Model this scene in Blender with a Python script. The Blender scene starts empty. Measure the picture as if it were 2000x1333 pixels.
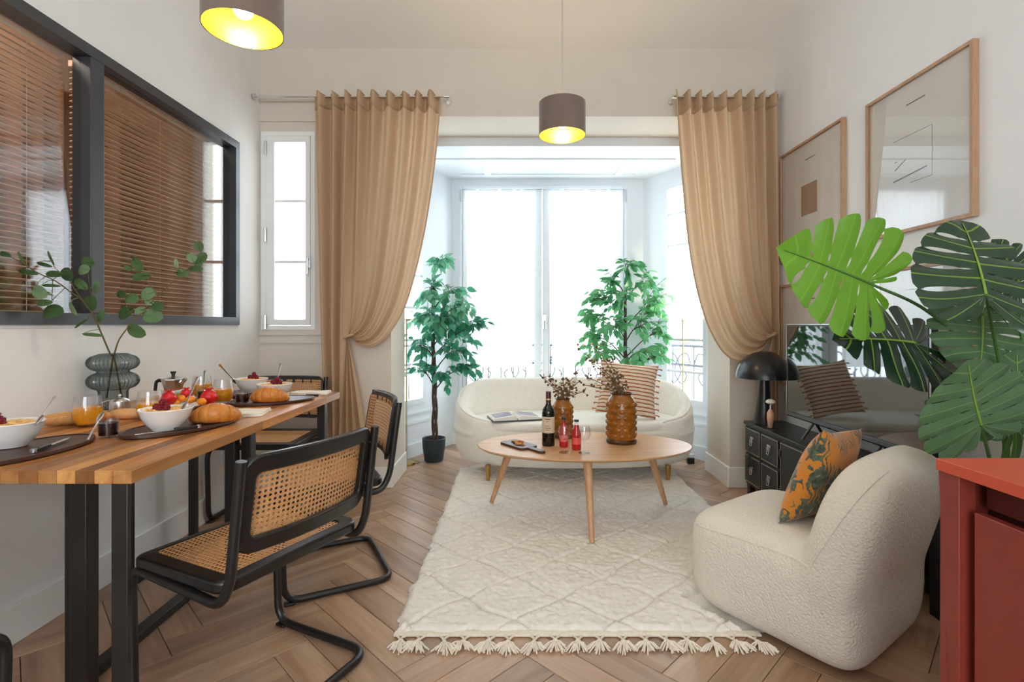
import bpy, bmesh, math, random
import numpy as np
from mathutils import Vector, Matrix, Quaternion
from mathutils.bvhtree import BVHTree
PI = math.pi
S = bpy.context.scene
C = S.collection
rnd = random.Random(7)

# ------------------------------------------------------------------ camera, world, exposure
H = 1.2
cd = bpy.data.cameras.new('camera'); cam = bpy.data.objects.new('camera', cd); C.objects.link(cam)
cam.location = (0, 0, H); cam.rotation_euler = (PI/2, 0, 0)
cd.sensor_width = 36; cd.lens = 18.0; cd.shift_x = -0.005; cd.shift_y = -0.01575
cd.clip_start = 0.05
S.camera = cam
w = bpy.data.worlds.new('daylight'); S.world = w; w.use_nodes = True
bg = w.node_tree.nodes['Background']
bg.inputs[0].default_value = (0.83, 0.925, 1.0, 1); bg.inputs[1].default_value = 5.0
S.view_settings.view_transform = 'Standard'; S.view_settings.look = 'None'
S.view_settings.exposure = 0.74; S.view_settings.gamma = 1; S.view_settings.use_curve_mapping = False
cy = S.cycles
cy.max_bounces = 10; cy.diffuse_bounces = 6; cy.glossy_bounces = 5; cy.transmission_bounces = 8
cy.transparent_max_bounces = 24; cy.caustics_reflective = False; cy.caustics_refractive = False
cy.sample_clamp_indirect = 5.0; cy.use_denoising = True

def portal(loc, rot, sx, sy):
    l = bpy.data.lights.new('portal', 'AREA'); l.shape = 'RECTANGLE'; l.size = sx; l.size_y = sy
    l.cycles.is_portal = True
    o = bpy.data.objects.new('sky_portal', l); C.objects.link(o); o.location = loc; o.rotation_euler = rot
portal((.3, 5.25, 1.5), (-PI/2, 0, 0), 1.7, 2.3)
portal((-1.67, 3.9, 1.9), (-PI/2, 0, 0), .3, 1.4)
portal((.0, -2.55, 1.65), (PI/2, 0, 0), 2.4, 1.9)  # at the rear opening added for fill light

bl_ = bpy.data.lights.new('bedroom_fill', 'POINT'); bl_.energy = 22; bl_.color = (1, .84, .68); bl_.shadow_soft_size = .12  # unseen fill light added to brighten the room behind the blinds
bo_ = bpy.data.objects.new('bedroom_fill_light', bl_); C.objects.link(bo_); bo_.location = (-2.35, 1.7, 2.75)

# ------------------------------------------------------------------ helpers
def P(px, py, Y):
    """point at depth Y seen at photo pixel (px, py)"""
    return Vector(((px-1010)*Y/1000, Y, H-(py-635)*Y/1000))

def thing(name, label, cat, loc=(0, 0, 0), rotz=0, group=None):
    o = bpy.data.objects.new(name, None); C.objects.link(o)
    o.location = loc; o.rotation_euler = (0, 0, rotz); o.empty_display_size = .05
    o['label'] = label; o['category'] = cat
    if group: o['group'] = group
    return o

def tag(o, label, cat, group=None):
    o['label'] = label; o['category'] = cat
    if group: o['group'] = group
    return o

def dup(root, loc, rotz, label, group=None):
    r = root.copy(); C.objects.link(r); r.location = loc; r.rotation_euler = (0, 0, rotz)
    r['label'] = label
    if group: r['group'] = group
    for ch in list(root.children):
        c = ch.copy(); C.objects.link(c); c.parent = r
        for g in list(ch.children):
            d = g.copy(); C.objects.link(d); d.parent = c
    return r

def smooth_path(pts, n=6, closed=False):
    pts = [Vector(p) for p in pts]; out = []; m = len(pts)
    rng = range(m if closed else m-1)
    for i in rng:
        if closed:
            p0, p1, p2, p3 = pts[(i-1) % m], pts[i], pts[(i+1) % m], pts[(i+2) % m]
        else:
            p1, p2 = pts[i], pts[i+1]
            p0 = pts[i-1] if i else p1*2-p2
            p3 = pts[i+2] if i+2 < m else p2*2-p1
        for k in range(n):
            t = k/n
            out.append(.5*((2*p1)+(p2-p0)*t+(2*p0-5*p1+4*p2-p3)*t*t+(3*p1-p0-3*p2+p3)*t**3))
    if not closed: out.append(pts[-1])
    return out

def fillet(pts, r, n=5):
    """polyline with rounded corners"""
    pts = [Vector(p) for p in pts]; out = [pts[0]]
    for i in range(1, len(pts)-1):
        a, b, c = pts[i-1], pts[i], pts[i+1]
        d1 = (a-b); d2 = (c-b); rr = min(r, d1.length*.48, d2.length*.48)
        p1 = b+d1.normalized()*rr; p2 = b+d2.normalized()*rr
        for k in range(n+1):
            t = k/n
            out.append(p1*(1-t)**2+b*2*t*(1-t)+p2*t*t)
    out.append(pts[-1]); return out

def rrect(w, h, r, n=6, cx=0, cy_=0):
    out = []
    for (sx, sy, a0) in ((1, 1, 0), (-1, 1, 90), (-1, -1, 180), (1, -1, 270)):
        for k in range(n+1):
            a = math.radians(a0+90*k/n)
            out.append((cx+sx*(w/2-r)+r*math.cos(a), cy_+sy*(h/2-r)+r*math.sin(a)))
    return out

class MB:
    """collects shapes and links them as ONE mesh object"""
    def __init__(s): s.v = []; s.f = []; s.uv = {}
    def add(s, vs, fs):
        b = len(s.v); s.v += [tuple(v) for v in vs]; s.f += [tuple(i+b for i in f) for f in fs]; return b
    def box(s, x0, x1, y0, y1, z0, z1):
        s.add([(x0, y0, z0), (x1, y0, z0), (x1, y1, z0), (x0, y1, z0), (x0, y0, z1), (x1, y0, z1), (x1, y1, z1), (x0, y1, z1)],
              [(0, 3, 2, 1), (4, 5, 6, 7), (0, 1, 5, 4), (1, 2, 6, 5), (2, 3, 7, 6), (3, 0, 4, 7)]); return s
    def obox(s, o, ex, ey, ez):
        """oriented box: corner o, edge vectors"""
        o, ex, ey, ez = map(Vector, (o, ex, ey, ez))
        s.add([o, o+ex, o+ex+ey, o+ey, o+ez, o+ex+ez, o+ex+ey+ez, o+ey+ez],
              [(0, 3, 2, 1), (4, 5, 6, 7), (0, 1, 5, 4), (1, 2, 6, 5), (2, 3, 7, 6), (3, 0, 4, 7)]); return s
    def tube(s, path, r, n=8, closed=False, flat=1.0):
        path = [Vector(p) for p in path]; m = len(path)
        rr = r if callable(r) else (lambda t: r)
        t0 = None; nrm = None; rings = []
        for i, p in enumerate(path):
            a = path[(i-1) % m] if (i or closed) else p
            b = path[(i+1) % m] if (i < m-1 or closed) else p
            t = (b-a).normalized()
            if nrm is None:
                up = Vector((0, 0, 1)) if abs(t.z) < .9 else Vector((1, 0, 0))
                nrm = (up-t*up.dot(t)).normalized()
            else:
                nrm = (nrm-t*nrm.dot(t))
                nrm = nrm.normalized() if nrm.length > 1e-6 else t.orthogonal().normalized()
            bi = t.cross(nrm); R = rr(i/max(1, m-1))
            rings.append([p+nrm*(math.cos(2*PI*k/n)*R)+bi*(math.sin(2*PI*k/n)*R*flat) for k in range(n)])
        vs = [v for ring in rings for v in ring]; fs = []
        for i in range(m if closed else m-1):
            for k in range(n):
                a = i*n+k; b = i*n+(k+1) % n; j = ((i+1) % m)*n
                fs.append((a, b, j+(k+1) % n, j+k))
        if not closed:
            fs.append(tuple(range(n-1, -1, -1))); fs.append(tuple((m-1)*n+k for k in range(n)))
        s.add(vs, fs); return s
    def lathe(s, prof, n=24, c=(0, 0, 0), rib=None, arc=None):
        """prof [(r,z)...]; closed caps where r==0; rib(theta)->radius factor"""
        c = Vector(c); vs = []; fs = []; m = len(prof)
        for (r, z) in prof:
            for k in range(n):
                a = 2*PI*k/n; q = rib(a, z) if rib else 1
                vs.append((c.x+r*q*math.cos(a), c.y+r*q*math.sin(a), c.z+z))
        for i in range(m-1):
            for k in range(n):
                a = i*n+k; b = i*n+(k+1) % n
                fs.append((a, b, b+n, a+n))
        s.add(vs, fs); return s
    def prism(s, poly, z0, z1, f=None):
        """poly 2d CCW -> extruded; f maps (x,y,z)->3d"""
        f = f or (lambda x, y, z: (x, y, z)); n = len(poly)
        vs = [f(x, y, z0) for x, y in poly]+[f(x, y, z1) for x, y in poly]
        fs = [tuple(range(n-1, -1, -1)), tuple(range(n, 2*n))]+[(k, (k+1) % n, n+(k+1) % n, n+k) for k in range(n)]
        s.add(vs, fs); return s
    def ring(s, outer, inner, z0, z1, f=None):
        f = f or (lambda x, y, z: (x, y, z)); n = len(outer)
        vs = [f(x, y, z) for z in (z0, z1) for loop in (outer, inner) for x, y in loop]
        fs = []
        for k in range(n):
            j = (k+1) % n
            fs += [(k, n+k, n+j, j), (2*n+k, 2*n+j, 3*n+j, 3*n+k), (k, j, 2*n+j, 2*n+k), (n+k, 3*n+k, 3*n+j, n+j)]
        s.add(vs, fs); return s
    def ell(s, c, r, n=12, m=8, M=None):
        c = Vector(c); vs = []; fs = []
        for i in range(m+1):
            ph = PI*i/m
            for k in range(n):
                a = 2*PI*k/n
                p = Vector((r[0]*math.sin(ph)*math.cos(a), r[1]*math.sin(ph)*math.sin(a), -r[2]*math.cos(ph)))
                if M is not None: p = M @ p
                vs.append(c+p)
        for i in range(m):
            for k in range(n):
                a = i*n+k; b = i*n+(k+1) % n; fs.append((a, b, b+n, a+n))
        s.add(vs, fs); return s
    def grid(s, fn, nu, nv, closeu=False):
        vs = [fn(i/nu, j/nv) for j in range(nv+1) for i in range(nu if closeu else nu+1)]
        W = nu if closeu else nu+1; fs = []
        for j in range(nv):
            for i in range(nu):
                a = j*W+i; b = j*W+(i+1) % W if closeu else a+1
                fs.append((a, b, b+W, a+W))
        b0 = s.add(vs, fs)
        for j in range(nv+1):
            for i in range(W): s.uv[b0+j*W+i] = (i/nu, j/nv)
        return s
    def build(s, name, mat, parent=None, smooth=None, bevel=0, seg=2, sub=0, solid=0, world=False, clean=True, kind=None, auto=35):
        me = bpy.data.meshes.new(name)
        vs = s.v
        if world and parent is not None:
            o = parent.location; vs = [(v[0]-o.x, v[1]-o.y, v[2]-o.z) for v in vs]
        me.from_pydata(vs, [], s.f)
        if s.uv:
            L = me.uv_layers.new(name='UVMap')
            vi = np.empty(len(me.loops), dtype=np.int32); me.loops.foreach_get('vertex_index', vi)
            a = np.zeros((len(vs), 2), dtype=np.float32)
            for k, t in s.uv.items(): a[k] = t
            L.data.foreach_set('uv', a[vi].ravel())
        if clean:
            bm = bmesh.new(); bm.from_mesh(me)
            bmesh.ops.remove_doubles(bm, verts=bm.verts, dist=1e-5)
            bmesh.ops.recalc_face_normals(bm, faces=bm.faces)
            bm.to_mesh(me); bm.free()
        me.materials.append(mat)
        if smooth is None: smooth = True
        if smooth:
            me.polygons.foreach_set('use_smooth', [True]*len(me.polygons))
            if auto: me.set_sharp_from_angle(angle=math.radians(auto))
        ob = bpy.data.objects.new(name, me); C.objects.link(ob)
        if parent is not None: ob.parent = parent
        if solid:
            m = ob.modifiers.new('solid', 'SOLIDIFY'); m.thickness = solid; m.offset = 0
        if bevel:
            m = ob.modifiers.new('bevel', 'BEVEL'); m.width = bevel; m.segments = seg; m.limit_method = 'ANGLE'
            m.angle_limit = math.radians(40)
        if sub:
            m = ob.modifiers.new('sub', 'SUBSURF'); m.levels = sub; m.render_levels = sub
        if kind: ob['kind'] = kind
        return ob

def struct(name, mb, mat, parent=None, **k):
    o = mb.build(name, mat, parent, **k)
    if parent is None: o['kind'] = 'structure'
    return o

def instance(name, src, parent, loc=(0, 0, 0), rot=None, scale=None):
    """a further object that shares src's mesh"""
    o = bpy.data.objects.new(name, src.data if hasattr(src, 'data') else src); C.objects.link(o)
    o.parent = parent; o.location = loc
    if rot is not None:
        if isinstance(rot, Matrix): o.rotation_mode = 'QUATERNION'; o.rotation_quaternion = rot.to_quaternion()
        else: o.rotation_euler = rot
    if scale is not None: o.scale = scale
    return o

# ------------------------------------------------------------------ materials
def srgb(r, g, b):
    f = lambda c: (c/255/12.92) if c/255 <= .04045 else ((c/255+.055)/1.055)**2.4
    return (f(r), f(g), f(b), 1)

class NT:
    def __init__(s, name):
        s.m = bpy.data.materials.new(name); s.m.use_nodes = True; s.t = s.m.node_tree
        s.b = s.t.nodes['Principled BSDF']; s.out = s.t.nodes['Material Output']
    def n(s, typ, **k):
        q = s.t.nodes.new(typ)
        for a, v in k.items():
            if a.startswith('i_'):
                key = a[2:]; key = int(key) if key.isdigit() else key.replace('_', ' ')
                q.inputs[key].default_value = v
            else: setattr(q, a, v)
        return q
    def l(s, a, b): s.t.links.new(a, b)
    def coord(s, kind='Object', scale=(1, 1, 1), rot=(0, 0, 0)):
        c = s.n('ShaderNodeTexCoord'); mp = s.n('ShaderNodeMapping')
        mp.inputs['Scale'].default_value = scale; mp.inputs['Rotation'].default_value = rot
        s.l(c.outputs[kind], mp.inputs[0]); return mp.outputs[0]
    def noise(s, vec, scale, detail=4, rough=.55, dist=0):
        q = s.n('ShaderNodeTexNoise'); q.inputs['Scale'].default_value = scale; q.inputs['Detail'].default_value = detail
        q.inputs['Roughness'].default_value = rough; q.inputs['Distortion'].default_value = dist
        if vec is not None: s.l(vec, q.inputs['Vector'])
        return q
    def ramp(s, fac, stops):
        r = s.n('ShaderNodeValToRGB'); e = r.color_ramp.elements
        while len(e) < len(stops): e.new(.5)
        for k, (p, c) in enumerate(stops): e[k].position = p; e[k].color = c
        s.l(fac, r.inputs[0]); return r.outputs[0]
    def math(s, op, a, b=None):
        q = s.n('ShaderNodeMath', operation=op)
        for i, x in enumerate((a, b)):
            if x is None: continue
            if isinstance(x, (int, float)): q.inputs[i].default_value = x
            else: s.l(x, q.inputs[i])
        return q.outputs[0]
    def mix(s, fac, a, b, blend='MIX'):
        q = s.n('ShaderNodeMix', data_type='RGBA', blend_type=blend)
        for i, x in ((0, fac), (6, a), (7, b)):
            if isinstance(x, (int, float)): q.inputs[i].default_value = x
            elif isinstance(x, tuple): q.inputs[i].default_value = x
            else: s.l(x, q.inputs[i])
        return q.outputs[2]
    def bump(s, h, strength=.3, dist=.01):
        b = s.n('ShaderNodeBump'); b.inputs['Strength'].default_value = strength; b.inputs['Distance'].default_value = dist
        s.l(h, b.inputs['Height']); s.l(b.outputs[0], s.b.inputs['Normal']); return b
    def set(s, **k):
        for a, v in k.items(): s.b.inputs[a.replace('_', ' ')].default_value = v
        return s

def plain(name, col, rough=.5, metal=0, spec=.5, var=.06, vscale=6, bump=0, bscale=60, bdist=.002, coat=0, sheen=0, sss=0):
    t = NT(name); t.set(Roughness=rough, Metallic=metal)
    t.b.inputs['Specular IOR Level'].default_value = spec
    v = t.coord()
    nz = t.noise(v, vscale, 3)
    a = tuple(c*(1-var) for c in col[:3])+(1,); b = tuple(min(1, c*(1+var)) for c in col[:3])+(1,)
    t.l(t.ramp(nz.outputs[0], [(.3, a), (.7, b)]), t.b.inputs['Base Color'])
    if bump: t.bump(t.noise(v, bscale, 5).outputs[0], bump, bdist)
    if coat: t.b.inputs['Coat Weight'].default_value = coat
    if sheen: t.b.inputs['Sheen Weight'].default_value = sheen
    if sss:
        t.b.inputs['Subsurface Weight'].default_value = sss; t.b.inputs['Subsurface Scale'].default_value = .01
    return t.m

def wood(name, c1, c2, axis=1, freq=9, stretch=.06, rough=.42, rand=.35, dark=None, tone=None):
    """grain along the given object axis; each object gets its own tone"""
    t = NT(name); t.set(Roughness=rough)
    sc = [1, 1, 1]; sc[axis] = stretch
    tc = t.n('ShaderNodeTexCoord'); oi = t.n('ShaderNodeObjectInfo')
    off = t.n('ShaderNodeVectorMath', operation='SCALE'); off.inputs[0].default_value = (13.1, 7.7, 5.3); t.l(oi.outputs['Random'], off.inputs['Scale'])
    ad = t.n('ShaderNodeVectorMath', operation='ADD'); t.l(tc.outputs['Object'], ad.inputs[0]); t.l(off.outputs[0], ad.inputs[1])
    mp = t.n('ShaderNodeMapping'); mp.inputs['Scale'].default_value = sc; t.l(ad.outputs[0], mp.inputs[0])
    n1 = t.noise(mp.outputs[0], freq, 5, .6, 1.2); n2 = t.noise(mp.outputs[0], freq*9, 4, .6, .3)
    st = [(.32, c1), (.68, c2)] if dark is None else [(.25, dark), (.42, c1), (.72, c2)]
    base = t.ramp(n1.outputs[0], st)
    g = t.math('MULTIPLY_ADD', n2.outputs[0], .45); g.node.inputs[2].default_value = .78
    base = t.mix(1.0, base, g, 'MULTIPLY')
    k = t.math('MULTIPLY_ADD', oi.outputs['Random'], rand); k.node.inputs[2].default_value = 1-rand*.6
    base = t.mix(1.0, base, k, 'MULTIPLY')
    if tone is not None:
        rr = t.math('POWER', t.math('FRACT', t.math('MULTIPLY', oi.outputs['Random'], 17.3)), 2.2)
        base = t.mix(t.math('MULTIPLY', rr, .75), base, tone)
    t.l(base, t.b.inputs['Base Color'])
    t.bump(n2.outputs[0], .12, .002)
    return t.m

def schlick(t, f0):
    """two-sided Fresnel reflectance of thin glass"""
    g = t.n('ShaderNodeNewGeometry'); d = t.n('ShaderNodeVectorMath', operation='DOT_PRODUCT')
    t.l(g.outputs['Normal'], d.inputs[0]); t.l(g.outputs['Incoming'], d.inputs[1])
    c = t.math('SUBTRACT', 1.0, t.math('ABSOLUTE', d.outputs['Value']))
    q = t.math('MULTIPLY_ADD', t.math('POWER', c, 5.0), 1-f0); q.node.inputs[2].default_value = f0
    return q

def clear_glass(name, tint=(1, 1, 1, 1), ior=1.5, rough=0.0, boost=0):
    t = NT(name); tr = t.n('ShaderNodeBsdfTransparent'); tr.inputs[0].default_value = tint
    gl = t.n('ShaderNodeBsdfGlossy'); gl.inputs['Roughness'].default_value = rough
    fac = schlick(t, ((ior-1)/(ior+1))**2+boost)
    mx = t.n('ShaderNodeMixShader'); t.l(fac, mx.inputs[0]); t.l(tr.outputs[0], mx.inputs[1]); t.l(gl.outputs[0], mx.inputs[2])
    t.l(mx.outputs[0], t.out.inputs[0]); return t.m

def cloth(name, c1, c2, trans=.35, scale=220, bump=.25):
    t = NT(name); v = t.coord()
    nz = t.noise(t.coord(scale=(1, 1, 14)), 60, 3); col = t.ramp(nz.outputs[0], [(.3, c1), (.7, c2)])
    w = t.noise(v, scale, 2)
    bm_ = t.n('ShaderNodeBump'); bm_.inputs['Strength'].default_value = bump; bm_.inputs['Distance'].default_value = .002
    t.l(w.outputs[0], bm_.inputs['Height'])
    d = t.n('ShaderNodeBsdfDiffuse'); tl = t.n('ShaderNodeBsdfTranslucent')
    t.l(col, d.inputs[0]); t.l(col, tl.inputs[0]); t.l(bm_.outputs[0], d.inputs['Normal'])
    mx = t.n('ShaderNodeMixShader'); mx.inputs[0].default_value = trans
    t.l(d.outputs[0], mx.inputs[1]); t.l(tl.outputs[0], mx.inputs[2]); t.l(mx.outputs[0], t.out.inputs[0]); return t.m

def leafmat(name, c1, c2, trans=.3, rough=.4, spec=.5, vein=None):
    t = NT(name); oi = t.n('ShaderNodeObjectInfo')
    nz = t.noise(t.coord(), 14, 3)
    f = t.math('ADD', t.math('MULTIPLY', nz.outputs[0], .5), t.math('MULTIPLY', oi.outputs['Random'], .5))
    col = t.ramp(f, [(.2, c1), (.8, c2)])
    if vein is not None:
        at = t.n('ShaderNodeUVMap'); sp = t.n('ShaderNodeSeparateXYZ'); t.l(at.outputs[0], sp.inputs[0])
        # v: distance from a side vein, u: distance from the midrib
        m1 = t.math('LESS_THAN', sp.outputs[0], .012)
        m2 = t.math('LESS_THAN', sp.outputs[1], .026)
        m = t.math('MAXIMUM', m1, m2)
        col = t.mix(t.math('MULTIPLY', m, .75), col, vein)
    t.l(col, t.b.inputs['Base Color']); t.set(Roughness=rough); t.b.inputs['Specular IOR Level'].default_value = spec
    tl = t.n('ShaderNodeBsdfTranslucent'); t.l(col, tl.inputs[0])
    mx = t.n('ShaderNodeMixShader'); mx.inputs[0].default_value = trans
    t.l(t.b.outputs[0], mx.inputs[1]); t.l(tl.outputs[0], mx.inputs[2]); t.l(mx.outputs[0], t.out.inputs[0]); return t.m

def emit(name, col, s):
    t = NT(name); e = t.n('ShaderNodeEmission'); e.inputs[0].default_value = col; e.inputs[1].default_value = s
    t.l(e.outputs[0], t.out.inputs[0]); return t.m

M = {}
M['wall'] = plain('wall_paint', srgb(235, 235, 234), .85, var=.015, bump=.05, bscale=180, spec=.2)
M['ceil'] = plain('ceiling_paint', srgb(238, 232, 222), .9, var=.01, spec=.2)
M['backwall'] = plain('back_wall_shaded', srgb(216, 207, 195), .85, var=.015, spec=.2)  # beige, with the shade of the backlit wall put into the colour
M['trim'] = plain('white_trim', srgb(240, 240, 238), .45, var=.01)
M['white'] = plain('white_lacquer', srgb(226, 230, 234), .35, var=.01)
M['steelframe'] = plain('charcoal_steel', srgb(64, 66, 70), .4, var=.05, spec=.5)
M['black'] = plain('black_lacquer', srgb(24, 23, 23), .35, var=.1, spec=.6)
M['blackmetal'] = plain('black_metal', srgb(30, 26, 24), .4, var=.1, spec=.6)
M['glass'] = clear_glass('window_glass', (.97, .98, .98, 1))
M['chrome'] = plain('chrome', (.75, .75, .75, 1), .18, 1, var=.02)
M['steel'] = plain('steel', (.62, .62, .62, 1), .25, 1, var=.05)
M['brass'] = plain('brass', srgb(196, 160, 92), .3, 1, var=.05)
M['brasslight'] = plain('brass_light', srgb(214, 196, 150), .35, .6, var=.05)
M['slat'] = wood('slat_wood', srgb(206, 170, 140), srgb(226, 194, 166), axis=1, freq=12, rough=.5, rand=.12)
M['tan'] = plain('brown_curtain', srgb(140, 96, 74), .9, var=.12)
M['tanwall'] = plain('tan_wall', srgb(170, 138, 112), .9, var=.05)
M['curtain'] = cloth('linen_curtain', srgb(208, 178, 146), srgb(222, 194, 162), .32)
M['band'] = cloth('linen_double', srgb(196, 164, 132), srgb(208, 178, 146), .12)
M['sheer'] = cloth('sheer_voile', (.86, .88, .90, 1), (.92, .93, .94, 1), .6, bump=.05)
M['floor'] = wood('oak_floor', srgb(164, 130, 103), srgb(194, 162, 135), axis=0, freq=7, stretch=.08, rough=.36, rand=.40, dark=srgb(132, 100, 78))
M['gap'] = plain('floor_gap', srgb(96, 70, 52), .8)
M['acacia'] = wood('acacia_stave', srgb(190, 124, 64), srgb(224, 166, 100), axis=1, freq=12, stretch=.07, rough=.35, rand=.55, dark=srgb(118, 66, 34), tone=srgb(92, 48, 24))
M['oak'] = wood('oak_veneer', srgb(190, 142, 98), srgb(208, 164, 120), axis=0, freq=8, stretch=.08, rough=.4, rand=.05)
M['oakleg'] = wood('oak_leg', srgb(190, 140, 98), srgb(210, 164, 122), axis=2, freq=14, stretch=.1, rough=.45, rand=.05)
M['frameoak'] = wood('frame_oak', srgb(172, 134, 102), srgb(192, 156, 124), axis=2, freq=14, stretch=.1, rough=.5, rand=.1)
M['darkwood'] = wood('dark_walnut', srgb(58, 34, 26), srgb(88, 54, 42), axis=0, freq=10, stretch=.1, rough=.4, rand=.2)
M['console'] = plain('console_black', srgb(38, 42, 46), .4, var=.12, vscale=10, spec=.5)
M['rubline'] = plain('rubbed_edge', srgb(156, 138, 114), .6)
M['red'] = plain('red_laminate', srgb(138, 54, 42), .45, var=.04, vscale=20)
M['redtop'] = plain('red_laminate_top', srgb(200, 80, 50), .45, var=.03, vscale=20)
M['porcelain'] = plain('porcelain', srgb(236, 230, 224), .2, var=.01)
M['paper'] = plain('print_paper', srgb(232, 228, 220), .8, var=.01)
M['ink'] = plain('ink', srgb(70, 70, 74), .8)
M['inktan'] = plain('ink_tan', srgb(168, 136, 108), .8, var=.1, vscale=30)
M['picglass'] = clear_glass('picture_glass', (1, 1, 1, 1), 1.5, 0, .05)
M['coatglass'] = clear_glass('partition_glass', (.97, .98, .98, 1), 1.5, 0, .05)
M['shade'] = plain('taupe_velvet', srgb(118, 100, 88), .85, var=.08, sheen=.3, bump=.1, bscale=200)
M['gold'] = plain('gold_foil', srgb(206, 162, 44), .38, .7, var=.03)
M['bulb'] = emit('bulb_glow', (1, .78, .46, 1), 170)
M['cord'] = plain('cord', srgb(190, 185, 180), .6)
# ------------------------------------------------------------------ room shell
WL, WR, YB, YR = -1.9, 1.9, 3.78, -2.5       # left wall, right wall, back wall, rear wall
OX0, OX1, OZ = -.93, 1.57, 2.74               # opening to the bay
YI = 4.22                                     # inner face of the thick wall
BZ = 2.67                                     # bay ceiling

b = MB()   # left wall with the internal window opening
b.box(-2.0, WL, YR, 1.0, 0, 3.9).box(-2.0, WL, 3.48, YB+.12, 0, 3.9).box(-2.0, WL, 1.0, 3.48, 0, 1.2).box(-2.0, WL, 1.0, 3.48, 2.44, 3.9)
struct('wall_left', b, M['wall'], smooth=False)
struct('wall_right', MB().box(WR, 2.0, YR, YB+.6, 0, 3.9), M['wall'], smooth=False)
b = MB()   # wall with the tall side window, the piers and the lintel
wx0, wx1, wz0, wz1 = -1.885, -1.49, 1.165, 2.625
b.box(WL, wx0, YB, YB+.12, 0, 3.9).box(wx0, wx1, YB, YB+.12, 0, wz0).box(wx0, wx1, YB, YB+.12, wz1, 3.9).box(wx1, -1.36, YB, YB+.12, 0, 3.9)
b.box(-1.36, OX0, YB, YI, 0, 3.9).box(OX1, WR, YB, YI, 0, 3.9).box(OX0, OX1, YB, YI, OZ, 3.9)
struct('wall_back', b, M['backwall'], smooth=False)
b = MB()   # rear wall behind the camera; unglazed opening added to let in fill light
b.box(WL, -1.2, YR-.1, YR, 0, 3.9).box(1.2, WR, YR-.1, YR, 0, 3.9).box(-1.2, 1.2, YR-.1, YR, 2.6, 3.9).box(-1.2, 1.2, YR-.1, YR, 0, .7)
struct('wall_rear', b, M['wall'], smooth=False)
b = MB()
b.add([(WL, YB, 3.24), (WR, YB, 3.24), (WR, 2.9, 3.60), (WL, 2.9, 3.60), (WR, YR, 3.60), (WL, YR, 3.60)], [(0, 1, 2, 3), (3, 2, 4, 5)])
b.add([(WL, YB, 3.95), (WR, YB, 3.95), (WR, YR, 3.95), (WL, YR, 3.95)], [(0, 3, 2, 1)])
struct('ceiling', b, M['ceil'], smooth=False)

# bay
AL, BL = Vector((-.66, 5.16, 0)), Vector((-1.2, 4.22, 0))
AR, BR = Vector((1.27, 5.16, 0)), Vector((1.84, 4.22, 0))
b = MB(); b.prism([(BR.x, BR.y), (AR.x, AR.y), (AL.x, AL.y), (BL.x, BL.y)], BZ, BZ+.05)
struct('ceiling_bay', b, M['white'], smooth=False)
b = MB()   # flat mouldings on the bay ceiling
b.box(-.75, 1.4, 4.52, 4.56, BZ-.012, BZ); b.box(-.55, 1.15, 4.98, 5.02, BZ-.012, BZ); b.box(-.32, -.25, 4.56, 4.98, BZ-.012, BZ); b.box(.95, 1.02, 4.56, 4.98, BZ-.012, BZ)
struct('trim_1', b, M['white'], smooth=False)
struct('trim_2', MB().box(OX0-.1, OX1+.1, YI-.015, YI+.03, BZ-.002, OZ+.1), M['white'], smooth=False)
b = MB(); b.box(AL.x, -.585, 5.16, 5.28, 0, BZ).box(1.11, AR.x, 5.16, 5.28, 0, BZ).box(-.585, 1.11, 5.16, 5.28, 2.6, BZ)
struct('wall_bay', b, M['white'], smooth=False)
struct('wall_return_left', MB().box(BL.x-.1, OX0, YI, YI+.02, 0, BZ), M['white'], smooth=False)
struct('wall_return_right', MB().box(OX1, BR.x+.06, YI, YI+.02, 0, BZ), M['white'], smooth=False)

def bay_side(nm, wn, A, B, out, t0, t1, nm_m):
    d = (B-A).normalized(); L = (B-A).length; n = Vector((d.y, -d.x, 0)); n = n if n.dot(out) > 0 else -n
    up = Vector((0, 0, 1)); z0, z1 = .47, 2.54
    def seg(m, a, c, za, zb, th=.1, off=0):
        m.obox(A+d*a+n*off+up*za, d*(c-a), n*th, up*(zb-za))
    m = MB(); seg(m, 0, t0, 0, BZ); seg(m, t1, L, 0, BZ); seg(m, t0, t1, 0, z0); seg(m, t0, t1, z1, BZ)
    struct(nm, m, M['white'], smooth=False)
    m = MB(); seg(m, t0-.06, t1+.06, .30, .325, .012, -.012); seg(m, t0-.06, t1+.06, .385, .40, .012, -.012)
    struct('trim_'+('3' if 'left' in nm else '4'), m, M['white'], smooth=False)
    m = MB(); seg(m, 0, L, 0, .12, .014, -.014)
    struct('baseboard_bay_'+('left' if 'left' in nm else 'right'), m, M['white'], smooth=False)
    w_ = bpy.data.objects.new(wn, None); C.objects.link(w_); w_['kind'] = 'structure'
    m = MB(); f = .05
    seg(m, t0, t0+f, z0, z1, .06, -.01); seg(m, t1-f, t1, z0, z1, .06, -.01); seg(m, t0+f, t1-f, z0, z0+f, .06, -.01); seg(m, t0+f, t1-f, z1-f, z1, .06, -.01)
    m.build('window_frame', M['white'], w_, smooth=False)
    for k in range(1, nm_m+1):
        zz = z0+(z1-z0)*k/(nm_m+1)
        m = MB(); seg(m, t0+f, t1-f, zz-.011, zz+.011, .035, .0); m.build('muntin', M['white'], w_, smooth=False)
        
    m = MB(); seg(m, t0+f, t1-f, z0+f, z1-f, .004, .02); m.build('pane', M['glass'], w_, smooth=False)
    m = MB(); tt = (t0+.02) if 'right' in nm else t1-.03
    seg(m, tt, tt+.015, 1.05, 1.16, .02, -.03); m.build('window_handle', M['white'], w_, bevel=.003)
bay_side('wall_bay_left', 'window_3', AL, BL, Vector((-1, .5, 0)), .40, .85, 6)
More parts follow.
